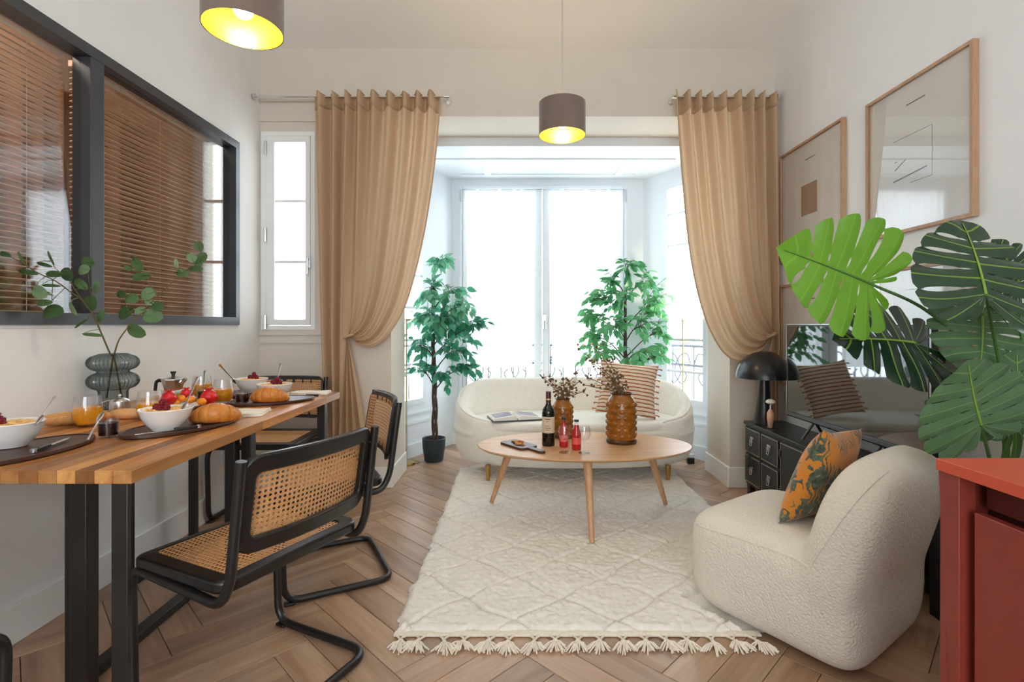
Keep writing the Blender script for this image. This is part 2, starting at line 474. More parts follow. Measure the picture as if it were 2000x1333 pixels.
bay_side('wall_bay_right', 'window_4', AR, BR, Vector((1, .5, 0)), .27, .78, 6)

# french door in the bay
dr = bpy.data.objects.new('door_1', None); C.objects.link(dr); dr['kind'] = 'structure'
y0, y1 = 5.15, 5.22
b = MB(); b.box(-.585, -.55, y0-.01, y1+.02, 0, 2.6).box(1.075, 1.11, y0-.01, y1+.02, 0, 2.6).box(-.55, 1.075, y0-.01, y1+.02, 2.565, 2.6)
b.build('door_frame', M['white'], dr, bevel=.004)
for (xa, xb, ga, gb) in ((-.548, .249, -.506, .175), (.257, 1.073, .325, 1.03)):
    b = MB(); b.box(xa, ga, y0, y1, .01, 2.563).box(gb, xb, y0, y1, .01, 2.563).box(ga, gb, y0, y1, 2.525, 2.563).box(ga, gb, y0, y1, .01, .45)
    s_ = b.build('sash', M['white'], dr, bevel=.006)
    MB().box(ga, gb, y0+.03, y0+.036, .45, 2.525).build('pane', M['glass'], s_, smooth=False)
    MB().box(ga+.05, gb-.05, y0-.008, y0, .1, .38).build('panel', M['white'], s_, bevel=.004)
for (hx, hz) in ((-.565, 2.5), (1.09, 2.5), (-.565, 1.3), (1.09, 1.3)):
    MB().lathe([(0, 0), (.009, 0), (.009, .12), (0, .12)], 10, (hx, y0-.014, hz-.06)).build('hinge', M['steel'], dr)
b = MB(); b.box(.262, .292, y0-.012, y0, 1.16, 1.30); b.tube([(.277, y0-.01, 1.24), (.277, y0-.045, 1.24), (.277, y0-.05, 1.16)], .007, 8)
b.build('door_handle', M['steel'], dr)

# tall casement beside the curtain (window_2) and the boards around it
w2 = bpy.data.objects.new('window_2', None); C.objects.link(w2); w2['kind'] = 'structure'
gx0, gx1, gz0, gz1 = -1.785, -1.558, 1.24, 2.545
b = MB(); b.ring([(wx0, wz0), (wx1, wz0), (wx1, wz1), (wx0, wz1)], [(wx0+.035, wz0+.03), (wx1-.03, wz0+.03), (wx1-.03, wz1-.03), (wx0+.035, wz1-.03)], 0, 1, lambda x, y, z: (x, YB-.01+.09*z, y))
b.build('window_frame', M['trim'], w2, smooth=False)
b = MB(); b.ring([(wx0+.037, wz0+.032), (wx1-.032, wz0+.032), (wx1-.032, wz1-.032), (wx0+.037, wz1-.032)], [(gx0, gz0), (gx1, gz0), (gx1, gz1), (gx0, gz1)], 0, 1, lambda x, y, z: (x, YB-.02+.07*z, y))
b.build('sash', M['trim'], w2, bevel=.006)
for yy in (393, 512):
    z = H-(yy-635)*YB/1000; MB().box(gx0, gx1, YB, YB+.03, z-.01, z+.01).build('muntin', M['trim'], w2, bevel=.003)
MB().box(gx0, gx1, YB+.02, YB+.026, gz0, gz1).build('pane', M['glass'], w2, smooth=False)
b = MB(); b.box(-1.535, -1.515, YB-.032, YB-.02, 1.62, 1.70); b.tube([(-1.525, YB-.03, 1.68), (-1.525, YB-.06, 1.68), (-1.525, YB-.062, 1.57)], .007, 8)
b.build('window_handle', M['steel'], w2)
for z in (2.5, 1.86, 1.22):
    MB().lathe([(0, 0), (.008, 0), (.008, .1), (0, .1)], 8, (wx0+.038, YB-.028, z-.05)).build('hinge', M['steel'], w2)
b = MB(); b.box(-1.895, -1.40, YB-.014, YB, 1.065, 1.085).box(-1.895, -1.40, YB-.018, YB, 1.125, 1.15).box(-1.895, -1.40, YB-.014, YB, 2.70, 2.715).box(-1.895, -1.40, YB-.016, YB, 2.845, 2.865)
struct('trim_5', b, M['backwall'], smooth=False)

# baseboards
def bb(nm, *boxes):
    m = MB()
    for q in boxes: m.box(*q)
    struct(nm, m, M['trim'], smooth=False, bevel=.004)
hb, tb = .15, .016
bb('baseboard_left', (WL, WL+tb, YR, YB, 0, hb))
bb('baseboard_right', (WR-tb, WR, YR, YB, 0, hb))
bb('baseboard_back', (WL+tb, OX0+tb, YB-tb, YB, 0, hb), (OX0, OX0+tb, YB, YI+.02, 0, hb), (OX1-tb, WR-tb, YB-tb, YB, 0, hb), (OX1-tb, OX1, YB, YI+.02, 0, hb))
bb('baseboard_bay', (AL.x, -.59, 5.145, 5.16, 0, .12), (1.115, AR.x, 5.145, 5.16, 0, .12))

# ------------------------------------------------------------------ oak herringbone floor, plank by plank
fl = MB(); fl.box(-2.0, 2.0, YR-.1, 5.3, -.05, -.012)
floor = struct('floor', fl, M['gap'], smooth=False)
LP, WP = .65, .13
def clip(poly, f):
    out = []
    for i, a in enumerate(poly):
        c = poly[(i+1) % len(poly)]; fa, fc = f(a), f(c)
        if fa >= 0: out.append(a)
        if (fa >= 0) != (fc >= 0):
            t = fa/(fa-fc); out.append((a[0]+(c[0]-a[0])*t, a[1]+(c[1]-a[1])*t))
    return out
def plank_mesh(poly):
    m = MB(); bv = .0015; n = len(poly); cx = sum(p[0] for p in poly)/n; cy_ = sum(p[1] for p in poly)/n
    ins = [(cx+(x-cx)*(1-bv/max(.02, abs(x-cx))), cy_+(y-cy_)*(1-bv/max(.02, abs(y-cy_)))) for x, y in poly]
    vs = [(x, y, -.012) for x, y in poly]+[(x, y, -.0015) for x, y in poly]+[(x, y, 0) for x, y in ins]
    fs = [tuple(range(2*n, 3*n))]+[(k, (k+1) % n, n+(k+1) % n, n+k) for k in range(n)]+[(n+k, n+(k+1) % n, 2*n+(k+1) % n, 2*n+k) for k in range(n)]
    m.add(vs, fs); return m
g_ = .0011
full = [(-LP/2+g_, -WP/2+g_), (LP/2-g_, -WP/2+g_), (LP/2-g_, WP/2-g_), (-LP/2+g_, WP/2-g_)]
s2 = math.sqrt(.5); X0 = -.33; Y0 = .2
fullmesh = None; far = MB(); npl = 0
for j in range(-6, 7):
    for k in range(-60, 90):
        for kind in (0, 1):
            u, v = (k*WP+LP/2+j*LP, k*WP+WP/2-j*LP) if kind == 0 else (k*WP+WP/2+j*LP, k*WP+WP+LP/2-j*LP)
            cx, cy_ = X0+(u-v)*s2, Y0+(u+v)*s2
            if abs(cx) > 2.3 or cy_ < YR-.4 or cy_ > 5.6: continue
            a = PI/4+(PI/2 if kind else 0); ca, sa = math.cos(a), math.sin(a)
            wp = [(cx+x*ca-y*sa, cy_+x*sa+y*ca) for x, y in full]
            n0 = len(wp); cl = wp
            for f in (lambda p: p[0]-(WL+.002), lambda p: (WR-.002)-p[0], lambda p: p[1]-YR, lambda p: 5.155-p[1]):
                cl = clip(cl, f)
                if len(cl) < 3: break
            if len(cl) < 3: continue
            lo = [((x-cx)*ca+(y-cy_)*sa, -(x-cx)*sa+(y-cy_)*ca) for x, y in cl]
            ar = .5*abs(sum(lo[i][0]*lo[(i+1) % len(lo)][1]-lo[(i+1) % len(lo)][0]*lo[i][1] for i in range(len(lo))))
            if ar < .0008: continue
            if max(p[1] for p in cl) < 1.55 or (cy_ > 4.3 and (cl[0][0] < -1.25)):
                pm = plank_mesh(lo); far.add([(cx+x*ca-y*sa, cy_+x*sa+y*ca, z) for x, y, z in pm.v], pm.f); continue
            if fullmesh is not None and abs(ar-(LP-2*g_)*(WP-2*g_)) < 1e-6:
                o = bpy.data.objects.new('plank', fullmesh); C.objects.link(o)
            else:
                o = plank_mesh(lo).build('plank', M['floor'], smooth=False, clean=False)
                if abs(ar-(LP-2*g_)*(WP-2*g_)) < 1e-6: fullmesh = o.data
            o.parent = floor; o.location = (cx, cy_, -rnd.random()*.0006); o.rotation_euler = (0, 0, a); npl += 1
far.build('plank', M['floor'], floor, smooth=False, clean=False, kind='stuff')
print('planks', npl)

# ------------------------------------------------------------------ internal steel window, blinds and the room behind
w1 = bpy.data.objects.new('window_1', None); C.objects.link(w1); w1['kind'] = 'structure'
fy0, fy1, fz0, fz1 = 1.0, 3.48, 1.2, 2.44
b = MB()
for (ya, yb, za, zb) in ((fy0, fy0+.045, fz0, fz1), (fy1-.045, fy1, fz0, fz1), (fy0+.045, fy1-.045, fz0, fz0+.05), (fy0+.045, fy1-.045, fz1-.05, fz1)):
    b.box(-1.97, -1.885, ya, yb, za, zb)
b.build('window_frame', M['steelframe'], w1, smooth=False)
MB().box(-1.97, -1.885, 2.265, 2.34, fz0+.05, fz1-.05).build('mullion', M['steelframe'], w1, bevel=.004)
for ya, yb in ((fy0+.045, 2.265), (2.34, fy1-.045)):
    MB().box(-1.936, -1.93, ya, yb, fz0+.05, fz1-.05).build('pane', M['coatglass'], w1, smooth=False)
b = MB(); b.ring([(fy0-.012, fz0-.012), (fy1+.015, fz0-.012), (fy1+.015, fz1+.015), (fy0-.012, fz1+.015)], [(fy0, fz0), (fy1, fz0), (fy1, fz1), (fy0, fz1)], 0, 1, lambda x, y, z: (-1.9+.004*z, x, y))
struct('trim_6', b, M['trim'], smooth=False)

ts = math.radians(12)
for (ya, yb, lab) in ((fy0+.03, 2.285, 'wooden venetian blind behind the pane left of the black mullion'),
                      (2.325, fy1-.03, 'wooden venetian blind behind the pane right of the black mullion')):
    t = thing('venetian_blind', lab, 'blind', (-2.03, (ya+yb)/2, fz1-.03), 0, 'wooden blinds behind the steel window')
    hl = (yb-ya)/2-.01
    MB().box(-.02, .02, -hl, hl, -.03, 0).build('headrail', M['slat'], t, bevel=.003)
    sm = None; z = -.055; k = 0
    while z > -(fz1-fz0)+.08:
        if sm is None:
            m = MB(); c_, s_ = math.cos(ts), math.sin(ts); q = .0125; e = .0017
            prof = [(-q*c_-e*s_, -q*s_+e*c_), (-q*c_+e*s_, -q*s_-e*c_), (q*c_+e*s_, q*s_-e*c_), (q*c_-e*s_, q*s_+e*c_)]
            m.prism(prof, -hl, hl, lambda x, y, zz: (x, zz, y)); sm = m.build('slat', M['slat'], t, smooth=False); sm.location = (0, 0, z)
        else:
            o = instance('slat', sm, t, (0, 0, z), (rnd.uniform(-.0015, .0015), rnd.uniform(-.05, .05), 0))
        z -= .0262; k += 1
    MB().box(-.016, .016, -hl, hl, z-.005, z+.012).build('bottom_rail', M['slat'], t, bevel=.003)
    for q in (-.72*hl, 0.0, .72*hl):
        m = MB(); m.tube([(.016, q, -.03), (.016, q, z)], .0012, 5); m.build('ladder_cord', M['slat'], t)
# room behind the blinds
b = MB(); b.box(-3.6, -2.0, .4, .45, 0, 3.2).box(-3.6, -2.0, 3.75, 3.8, 0, 3.2).box(-3.65, -3.6, .4, 3.8, 0, 3.2).box(-3.6, -2.0, .4, 3.8, 3.2, 3.25)
struct('wall_bedroom', b, M['tanwall'], smooth=False)
struct('floor_bedroom', MB().box(-3.6, -2.0, .4, 3.8, -.05, 0), M['gap'], smooth=False)
m = MB(); m.grid(lambda u, v: (-2.75+.06*math.sin(u*70)+.02*math.sin(u*31+1), 2.2+u*1.5, .03+v*2.6), 160, 2)
t = m.build('bedroom_curtain', M['tan'], None, solid=.004); tag(t, 'rust brown curtain in the room behind the blinds', 'curtain')

# ------------------------------------------------------------------ balcony railing outside the bay
t = thing('balcony_railing', 'wrought iron balcony railing outside the bay windows', 'railing', (.3, 5.6, 0))
pts = [(-1.75, 4.3, 0), (-1.0, 5.62, 0), (1.6, 5.62, 0), (2.4, 4.3, 0)]
iron = plain('wrought_iron', srgb(70, 72, 76), .6)
for z in (.98, .78, .12):
    m = MB(); m.tube([(p[0], p[1], z) for p in pts], .014, 8); m.build('rail', iron, t, world=True)
for a, c in zip(pts[:-1], pts[1:]):
    a, c = Vector(a), Vector(c); L = (c-a).length; n = int(L/.13); d = (c-a).normalized()
    for k in range(n+1):
        p = a+(c-a)*k/n
        m = MB(); m.tube([(p.x, p.y, .0), (p.x, p.y, .98)], .007, 6); m.build('baluster', iron, t, world=True)
    for k in range(int(L/.39)):
        p = a+d*(.2+.39*k)
        m = MB()
        for sg in (1, -1):
            m.tube(smooth_path([p+d*(sg*.17)+Vector((0, -.012, .80)), p+d*(sg*.12)+Vector((0, -.012, .90)), p+d*(sg*.02)+Vector((0, -.012, .86)), p+d*(sg*-.04)+Vector((0, -.012, .70)), p+d*(sg*.05)+Vector((0, -.012, .58)), p+d*(sg*.12)+Vector((0, -.012, .66)), p+d*(sg*.08)+Vector((0, -.012, .72))], 5), .007, 6)
        m.build('scroll', iron, t, world=True)

# ------------------------------------------------------------------ sheers on the french door
for (xa, xb, lab) in ((-.53, .185, 'white sheer voile on the left leaf of the french door'), (.315, 1.045, 'white sheer voile on the right leaf of the french door')):
    t = thing('sheer_curtain', lab, 'curtain', ((xa+xb)/2, 5.115, 2.55), 0, 'white sheers on the french door')
    hw = (xb-xa)/2; hh = 1.77
    def f(u, v):
        wv = hw*(1-.10*math.sin(min(1, v*1.4)*PI/2)*(1 if v > .12 else v/.12))
        x = (u*2-1)*wv
        return (x, .008*math.sin(u*60+3*v)+.004*math.sin(u*23), -v*hh+.006*math.sin(u*40)*(1 if v == 0 else 0))
    m = MB(); m.grid(f, 80, 12); m.build('sheer', M['sheer'], t)
    m = MB(); m.tube([(-hw-.01, 0, -.004), (hw+.01, 0, -.004)], .005, 8); m.build('rod', M['white'], t)

# ------------------------------------------------------------------ heavy curtains
def poly_at(pts, v):
    """point at fraction v of a polyline of (x, y), spaced by length"""
    L = [0]
    for a, c in zip(pts[:-1], pts[1:]): L.append(L[-1]+math.hypot(c[0]-a[0], c[1]-a[1]))
    d = v*L[-1]
    for i in range(len(pts)-1):
        if d <= L[i+1] or i == len(pts)-2:
            t = (d-L[i])/max(1e-9, L[i+1]-L[i]); return (pts[i][0]+(pts[i+1][0]-pts[i][0])*t, pts[i][1]+(pts[i+1][1]-pts[i][1])*t)
def curtain(lab, xo, xi, us, knot, inner, strip_k, strip_f, tail, nfold, seed, rod):
    YC = 3.675; r_ = random.Random(seed)
    ph = [r_.uniform(0, 6) for _ in range(6)]
    inner = [(p.x, p.y) for p in smooth_path([(x, y, 0) for x, y in inner], 8)]
    t = thing('curtain', lab, 'curtain', (P((xo+xi)/2, 183, YC).x, YC, 0), 0, 'beige tie-back curtains at the bay')
    ytop, yfl = 183, 635+(H-.015)/YC*1000
    def fold(u):
        return math.sin(2*PI*nfold*u+ph[0]+.8*math.sin(2*PI*1.7*u+ph[1]))
    def pt(u, v):
        # v 0..1 rod to knot level, 1..2 knot to floor
        if u < us:
            k = u/us; xt = xo+(xi-xo)*u
            xk = strip_k[0]+(strip_k[1]-strip_k[0])*k; xf = strip_f[0]+(strip_f[1]-strip_f[0])*k
            if v <= 1: x, y = xt+(xk-xt)*v, ytop+(knot[1]-ytop)*v
            else: x, y = xk+(xf-xk)*(v-1), knot[1]+(yfl-knot[1])*(v-1)
            A = .046*(1 if v <= 1 else 1-.2*(v-1)); dy = A*fold(u); 
        else:
            e = (u-us)/(1-us); xt = xo+(xi-xo)*u; xs = xo+(xi-xo)*us
            if v <= 1:
                a = poly_at([(xs, ytop), ((xs*.35+knot[0]*.65), knot[1]-140), knot], v); c = poly_at(inner, v)
                ee = e**(1-.0*v); x = a[0]+(c[0]-a[0])*ee; y = a[1]+(c[1]-a[1])*ee
                # keep the rod end evenly spread
                y = y if v > .0 else ytop
                q = min(1, v/.75); A = .044*(1-q)+.024*q
                A *= (1-max(0, (v-.86)/.14)*.55)
                dy = A*(fold(u)*(1-.6*q)+.6*q*math.sin(2*PI*3.3*e+ph[2]))-.035*math.sin(PI*min(1, v))*math.sin(PI*e)*1.0
                if v > .55: dy += .016*(v-.55)/.45*math.sin(2*PI*6.5*e+ph[3])*(1 if v < .95 else .6)
            else:
                s = v-1; xf = tail[0]+(tail[1]-tail[0])*e
                ss = 1-(1-s)**1.6
                x = knot[0]+(xf-knot[0])*ss; y = knot[1]+(yfl-knot[1])*s
                dy = (.008+.022*min(1, s*2))*math.sin(2*PI*3.5*e+ph[4])-.03*(1-s)
        if v <= 1: y += 3.5*math.sin(2*PI*nfold*u+ph[0]+1.2)*(1-min(1, v*6))
        p = P(x, y, YC); return Vector((p.x, YC+dy, max(.012, p.z)))
    m = MB(); nu, nv = 150, 96
    m.grid(lambda u, v: pt(u, v*2), nu, nv)
    body = m.build('drape', M['curtain'], t, world=True, auto=0)
    m = MB(); m.grid(lambda u, v: pt(u, v*.058)+Vector((0, -.004, .002)), nu, 3)
    m.build('header_band', M['band'], t, world=True, auto=0, solid=.003)
    k = P(knot[0], knot[1], YC-.035)
    m = MB(); m.tube([k+Vector((.035*math.cos(a)*.8, .03*math.sin(a), .012*math.cos(a)+.002*math.sin(3*a))) for a in [2*PI*i/18 for i in range(18)]], .010, 8, True)
    m.build('tie', M['curtain'], t, world=True)
    # hem band hanging at the inner edge
    m = MB(); m.tube([pt(1, v)+Vector((0, -.003, 0)) for v in [i/60 for i in range(60)]], .0055, 6); m.build('inner_hem', M['curtain'], t, world=True)
    z = P(0, 189, YC).z
    rt = thing('curtain_rod', rod[2], 'curtain rod', (P(rod[0], 189, YC).x, YC, z), 0, 'slim curtain rods')
    xa, xb = P(rod[0], 189, YC).x, P(rod[1], 189, YC).x
    m = MB(); m.tube([(xa, YC, z), (xb, YC, z)], .007, 10); m.build('pole', M['chrome'], rt, world=True)
    for xx, wl in ((xa, rod[3]), (xb, rod[4])):
        m = MB()
        if wl: m.tube([(xx-.006, YC, z), (xx+.012, YC, z)], .02, 14)
        else: m.tube([(xx-.02, YC, z), (xx+.02, YC, z)], .011, 12)
        m.build('finial', M['chrome'], rt, world=True)
        if not wl:
            m = MB(); m.tube([(xx, YC, z), (xx, YB-.003, z)], .005, 8); m.tube([(xx, YB-.008, z), (xx, YB, z)], .016, 12); m.build('bracket', M['chrome'], rt, world=True)
curtain('beige linen curtain tied back left of the bay, beside the tall casement', 610, 858, .30, (681, 657),
        [(858, 183), (850, 300), (829, 450), (798, 580), (765, 645), (735, 674), (704, 674), (681, 657)],
        (622, 672), (636, 668), (660, 722), 9, 3, (496, 872, 'slim metal rod of the left curtain, running over the tall casement', True, False))
curtain('beige linen curtain tied back right of the bay, above the black mushroom lamp', 1517, 1318, .10, (1507, 655),
        [(1318, 183), (1329, 330), (1346, 490), (1370, 600), (1400, 670), (1432, 702), (1474, 698), (1507, 655)],
        (1519, 1512), (1519, 1510), (1512, 1462), 8, 5, (1318, 1519, 'slim metal rod of the right curtain, ending at the picture wall', False, True))

# wall socket under the table
t = thing('wall_socket', 'round white socket on the left wall below the table', 'socket', (WL+.001, 3.316, .34))
m = MB(); m.prism(rrect(.085, .085, .012), 0, .012, lambda x, y, z: (z, x, y)); m.build('plate', M['white'], t, bevel=.003)
m = MB(); m.ring([(.03*math.cos(a), .03*math.sin(a)) for a in [2*PI*i/20 for i in range(20)]], [(.024*math.cos(a), .024*math.sin(a)) for a in [2*PI*i/20 for i in range(20)]], .012, .017, lambda x, y, z: (z, x, y)); m.build('collar', M['white'], t)
m = MB(); m.tube([(.012, -.008, 0), (.0135, -.008, 0)], .004, 8); m.tube([(.012, .008, 0), (.0135, .008, 0)], .004, 8); m.build('contact', M['black'], t)
# ------------------------------------------------------------------ rug
M['rug'] = plain('cream_wool', srgb(242, 236, 226), .95, var=.05, vscale=30, bump=.6, bscale=240, bdist=.006, sheen=.2, spec=.1)
RX0, RX1, RY0, RY1 = -.475, 1.27, 1.985, 4.25
rug = thing('rug', 'cream shaggy wool rug with raised diamond lattice and a tasselled front edge', 'rug', ((RX0+RX1)/2, (RY0+RY1)/2, 0))
rs = np.random.RandomState(4)
nu, nv = 250, 310
U, V = np.meshgrid(np.linspace(0, 1, nu+1), np.linspace(0, 1, nv+1))
X = (U-.5)*(RX1-RX0); Y = (V-.5)*(RY1-RY0)
px_, py_ = .41, .36      # diamond pitch
a_ = (X/px_+Y/py_); c_ = (X/px_-Y/py_)
wob = .03*np.sin(X*19+Y*7)+.03*np.sin(Y*23-X*11)
da = np.abs((a_+wob+.5) % 1-.5); dc = np.abs((c_-wob+.5) % 1-.5)
gr = np.minimum(da, dc)*.36
def smooth_noise(n):
    q = rs.rand(nv+1+2*n, nu+1+2*n); k = np.ones(2*n+1)/(2*n+1)
    q = np.apply_along_axis(lambda r: np.convolve(r, k, 'valid'), 0, q); q = np.apply_along_axis(lambda r: np.convolve(r, k, 'valid'), 1, q)
    return (q-q.mean())/q.std()
Z = .024+.0019*smooth_noise(1)+.0009*smooth_noise(3)+.0010*smooth_noise(8)
Z -= .015*np.exp(-(gr/.0095)**2)
ed = np.minimum(np.minimum(U*(RX1-RX0), (1-U)*(RX1-RX0)), np.minimum(V*(RY1-RY0), (1-V)*(RY1-RY0)))
Z = Z*np.clip(ed/.022, 0, 1)**.45
Z = np.maximum(Z, .0005)
X = X+.006*smooth_noise(5)*np.exp(-ed/.02)+.0022*smooth_noise(1); Y = Y+.006*smooth_noise(5)*np.exp(-ed/.02)+.0022*smooth_noise(1)
gx, gy = X+(RX0+RX1)/2-1.225, Y+(RY0+RY1)/2-2.125      # the pile lies flat under the armchair
af, aw = (-.58*gx+.815*gy), (.815*gx+.58*gy)
Z = np.where((np.abs(af) < .38) & (np.abs(aw) < .36), .0006, Z)
vs = np.stack([X, Y, Z], -1).reshape(-1, 3)
idx = np.arange((nu+1)*(nv+1)).reshape(nv+1, nu+1)
fs = np.stack([idx[:-1, :-1], idx[:-1, 1:], idx[1:, 1:], idx[1:, :-1]], -1).reshape(-1, 4)
m = MB(); m.v = vs.tolist(); m.f = fs.tolist(); m.build('pile', M['rug'], rug, clean=False, auto=0)
M['tassel'] = plain('tassel_wool', srgb(236, 226, 210), .95, var=.08, vscale=80)
hy = -(RY1-RY0)/2; hx = (RX1-RX0)/2
MB().box(-hx-.0, hx-.33, hy-.022, hy+.01, .001, .010).build('hem', M['tassel'], rug, bevel=.003)
nt = 21
for i in range(nt):
    x = -hx+.03+(2*hx-.06)*i/(nt-1)+rnd.uniform(-.008, .008)
    if x > hx-.33: continue
    sk = rnd.uniform(-.022, .022); L = rnd.uniform(.036, .052)
    y = hy-.018; m = MB()
    m.tube([(x-.022, y+.004, .006), (x-.004, y-.02, .007), (x+sk*.3, y-L, .008)], .005, 5); m.tube([(x+.022, y+.004, .006), (x+.004, y-.02, .007), (x+sk*.3, y-L, .008)], .005, 5)
    kx, ky = x+sk*.3, y-L
    m.ell((kx, ky, .009), (.012, .011, .009), 8, 5)
    for q in range(26):
        a = math.radians(-90+rnd.uniform(-58, 58)); l2 = rnd.uniform(.042, .072)
        ex, ey = kx+math.cos(a)*l2+sk*.6, ky+math.sin(a)*l2; zz = rnd.uniform(.004, .016)
        m.tube([(kx, ky, .010), ((kx+ex)/2+rnd.uniform(-.004, .004), (ky+ey)/2, zz+.004), (ex, ey, max(.003, zz-.005))], lambda t: .0042*(1-.35*t), 5)
    m.build('tassel', M['tassel'], rug)

# ------------------------------------------------------------------ dining table of acacia staves
TZ = .83
TX0, TX1, TY0, TY1 = -1.885, -.978, 1.298, 2.824
tab = thing('dining_table', 'long acacia butcher-block dining table on black square-tube legs by the left wall', 'table', ((TX0+TX1)/2, (TY0+TY1)/2, 0))
ns = 19; sw = (TX1-TX0)/ns; th = .034
for i in range(ns):
    xa = TX0+sw*i; ya = TY0
    cuts = sorted([TY0+(TY1-TY0)*q for q in ((.22+.06*rnd.random(), .62+.1*rnd.random()) if i % 2 else (.42+.08*rnd.random(), .80+.08*rnd.random()))])
    for yb in cuts+[TY1]:
        e = .0004
        MB().box(xa+e, xa+sw-e, ya+e, yb-e, TZ-th, TZ-rnd.random()*.0003).build('stave', M['acacia'], tab, world=True, smooth=False, bevel=.0012, seg=1); ya = yb
def leg(x, y, z1=TZ-th-.001, q=.0255, nm='leg'):
    MB().box(x-q, x+q, y-q, y+q, 0, z1).build(nm, M['blackmetal'], tab, world=True, bevel=.003)
MB().box(-1.035, -.993, 1.305, 1.319, 0, TZ-th-.001).build('leg', M['blackmetal'], tab, world=True, bevel=.002); leg(-1.065, 2.798, q=.021); leg(-1.447, 1.69); leg(-1.385, 1.64); leg(-1.447, 2.60); leg(-1.395, 2.66)
leg(-1.77, 2.33, q=.018); leg(-1.77, 2.80, q=.018)
MB().box(-1.4725, -1.4225, 1.716, 2.574, 0, .035).build('floor_rail', M['blackmetal'], tab, world=True, bevel=.003)
MB().box(-1.785, -1.755, 2.35, 2.78, 0, .03).build('floor_rail', M['blackmetal'], tab, world=True, bevel=.003)

# ------------------------------------------------------------------ cantilever cane chairs
def cane_mat():
    t = NT('cane_webbing'); uv = t.n('ShaderNodeUVMap')
    sp = t.n('ShaderNodeSeparateXYZ'); t.l(uv.outputs[0], sp.inputs[0])
    fx = t.math('SUBTRACT', t.math('FRACT', t.math('MULTIPLY', sp.outputs[0], 1)), .5); fy = t.math('SUBTRACT', t.math('FRACT', t.math('MULTIPLY', sp.outputs[1], 1)), .5)
    ax, ay = t.math('ABSOLUTE', fx), t.math('ABSOLUTE', fy)
    # octagonal holes in a woven sheet
    d = t.math('MAXIMUM', t.math('MAXIMUM', ax, ay), t.math('MULTIPLY', t.math('ADD', ax, ay), .72))
    hole = t.math('LESS_THAN', d, .27)
    nz = t.noise(t.coord('UV'), 1.3, 3); 
    col = t.ramp(nz.outputs[0], [(.3, srgb(196, 140, 88)), (.7, srgb(222, 170, 116))])
    st = t.math('SINE', t.math('MULTIPLY', t.math('ADD', sp.outputs[0], sp.outputs[1]), 2*PI*2)); 
    col = t.mix(t.math('MULTIPLY', t.math('GREATER_THAN', st, .3), .22), col, srgb(150, 100, 58))
    t.l(col, t.b.inputs['Base Color']); t.set(Roughness=.5)
    t.bump(d, .5, .002)
    tr = t.n('ShaderNodeBsdfTransparent'); mx = t.n('ShaderNodeMixShader')
    t.l(hole, mx.inputs[0]); t.l(t.b.outputs[0], mx.inputs[1]); t.l(tr.outputs[0], mx.inputs[2]); t.l(mx.outputs[0], t.out.inputs[0])
    return t.m
M['cane'] = cane_mat()
chairs_group = 'cantilever cane chairs around the table'
ch = thing('dining_chair', 'black tubular cantilever chair with cane seat and back, nearest in front of the table', 'chair', (-.70, 1.64, 0), 0, chairs_group)
SZ, BT = .49, .85
hwc = .262
side = lambda s: [(s*hwc, -.085, .835), (s*hwc, -.04, .50), (s*hwc, -.005, .432), (s*hwc, .10, .44), (s*hwc, .42, .448), (s*hwc, .455, .40), (s*hwc, .445, .06), (s*hwc, .425, .016), (s*hwc, .10, .015), (s*hwc, -.03, .015)]
def tubepath():
    L = side(-1); R = side(1)
    pts = L[:2]+[(-hwc, .0, .428)]+[(-hwc, .425, .452)]+[(-hwc, .41, .0155)]+[(-hwc, -.05, .0155)]
    Rr = [(hwc, -.05, .0155), (hwc, .41, .0155), (hwc, .425, .452), (hwc, .0, .428)]+R[:2][::-1]
    return fillet(pts+Rr, .075, 7)
m = MB(); m.tube(tubepath(), .0145, 12); m.build('tube_frame', M['black'], ch)
for s in (-1, 1):
    MB().box(s*hwc-.016, s*hwc+.016, .365, .41, .0005, .012).build('foot_pad', M['black'], ch, bevel=.004)
# seat ring
def seatmap(x, y, z):
    d = -.018*max(0, (y-.34)/.12)**2 if y > .34 else 0
    return (x, y, z+d)
so = rrect(.535, .44, .05, 6, 0, .207); si = rrect(.43, .345, .02, 6, 0, .209)
m = MB(); m.ring(so, si, SZ-.036, SZ, seatmap); m.build('seat_frame', M['black'], ch, bevel=.009, seg=3)
pit = .0152
def cane_grid(fn, w, h, n1=24, n2=16):
    m = MB(); b0 = len(m.v); m.grid(fn, n1, n2)
    for k in list(m.uv): u, v = m.uv[k]; m.uv[k] = (u*w/pit, v*h/pit)
    return m
m = cane_grid(lambda u, v: Vector((-.222+u*.444, .207-.177+v*.358, SZ-.006-.006*math.sin(PI*u)*math.sin(PI*v))), .444, .358); m.build('cane_seat', M['cane'], ch, auto=0)
# backrest
def backmap(x, z, t):
    lean = -.062-.16*(z-.56)
    return (x, lean+.045*(x/.26)**2-.035+t+.018, z)
bo = rrect(.505, .285, .055, 7, 0, .70); bi = rrect(.425, .185, .02, 7, 0, .697)
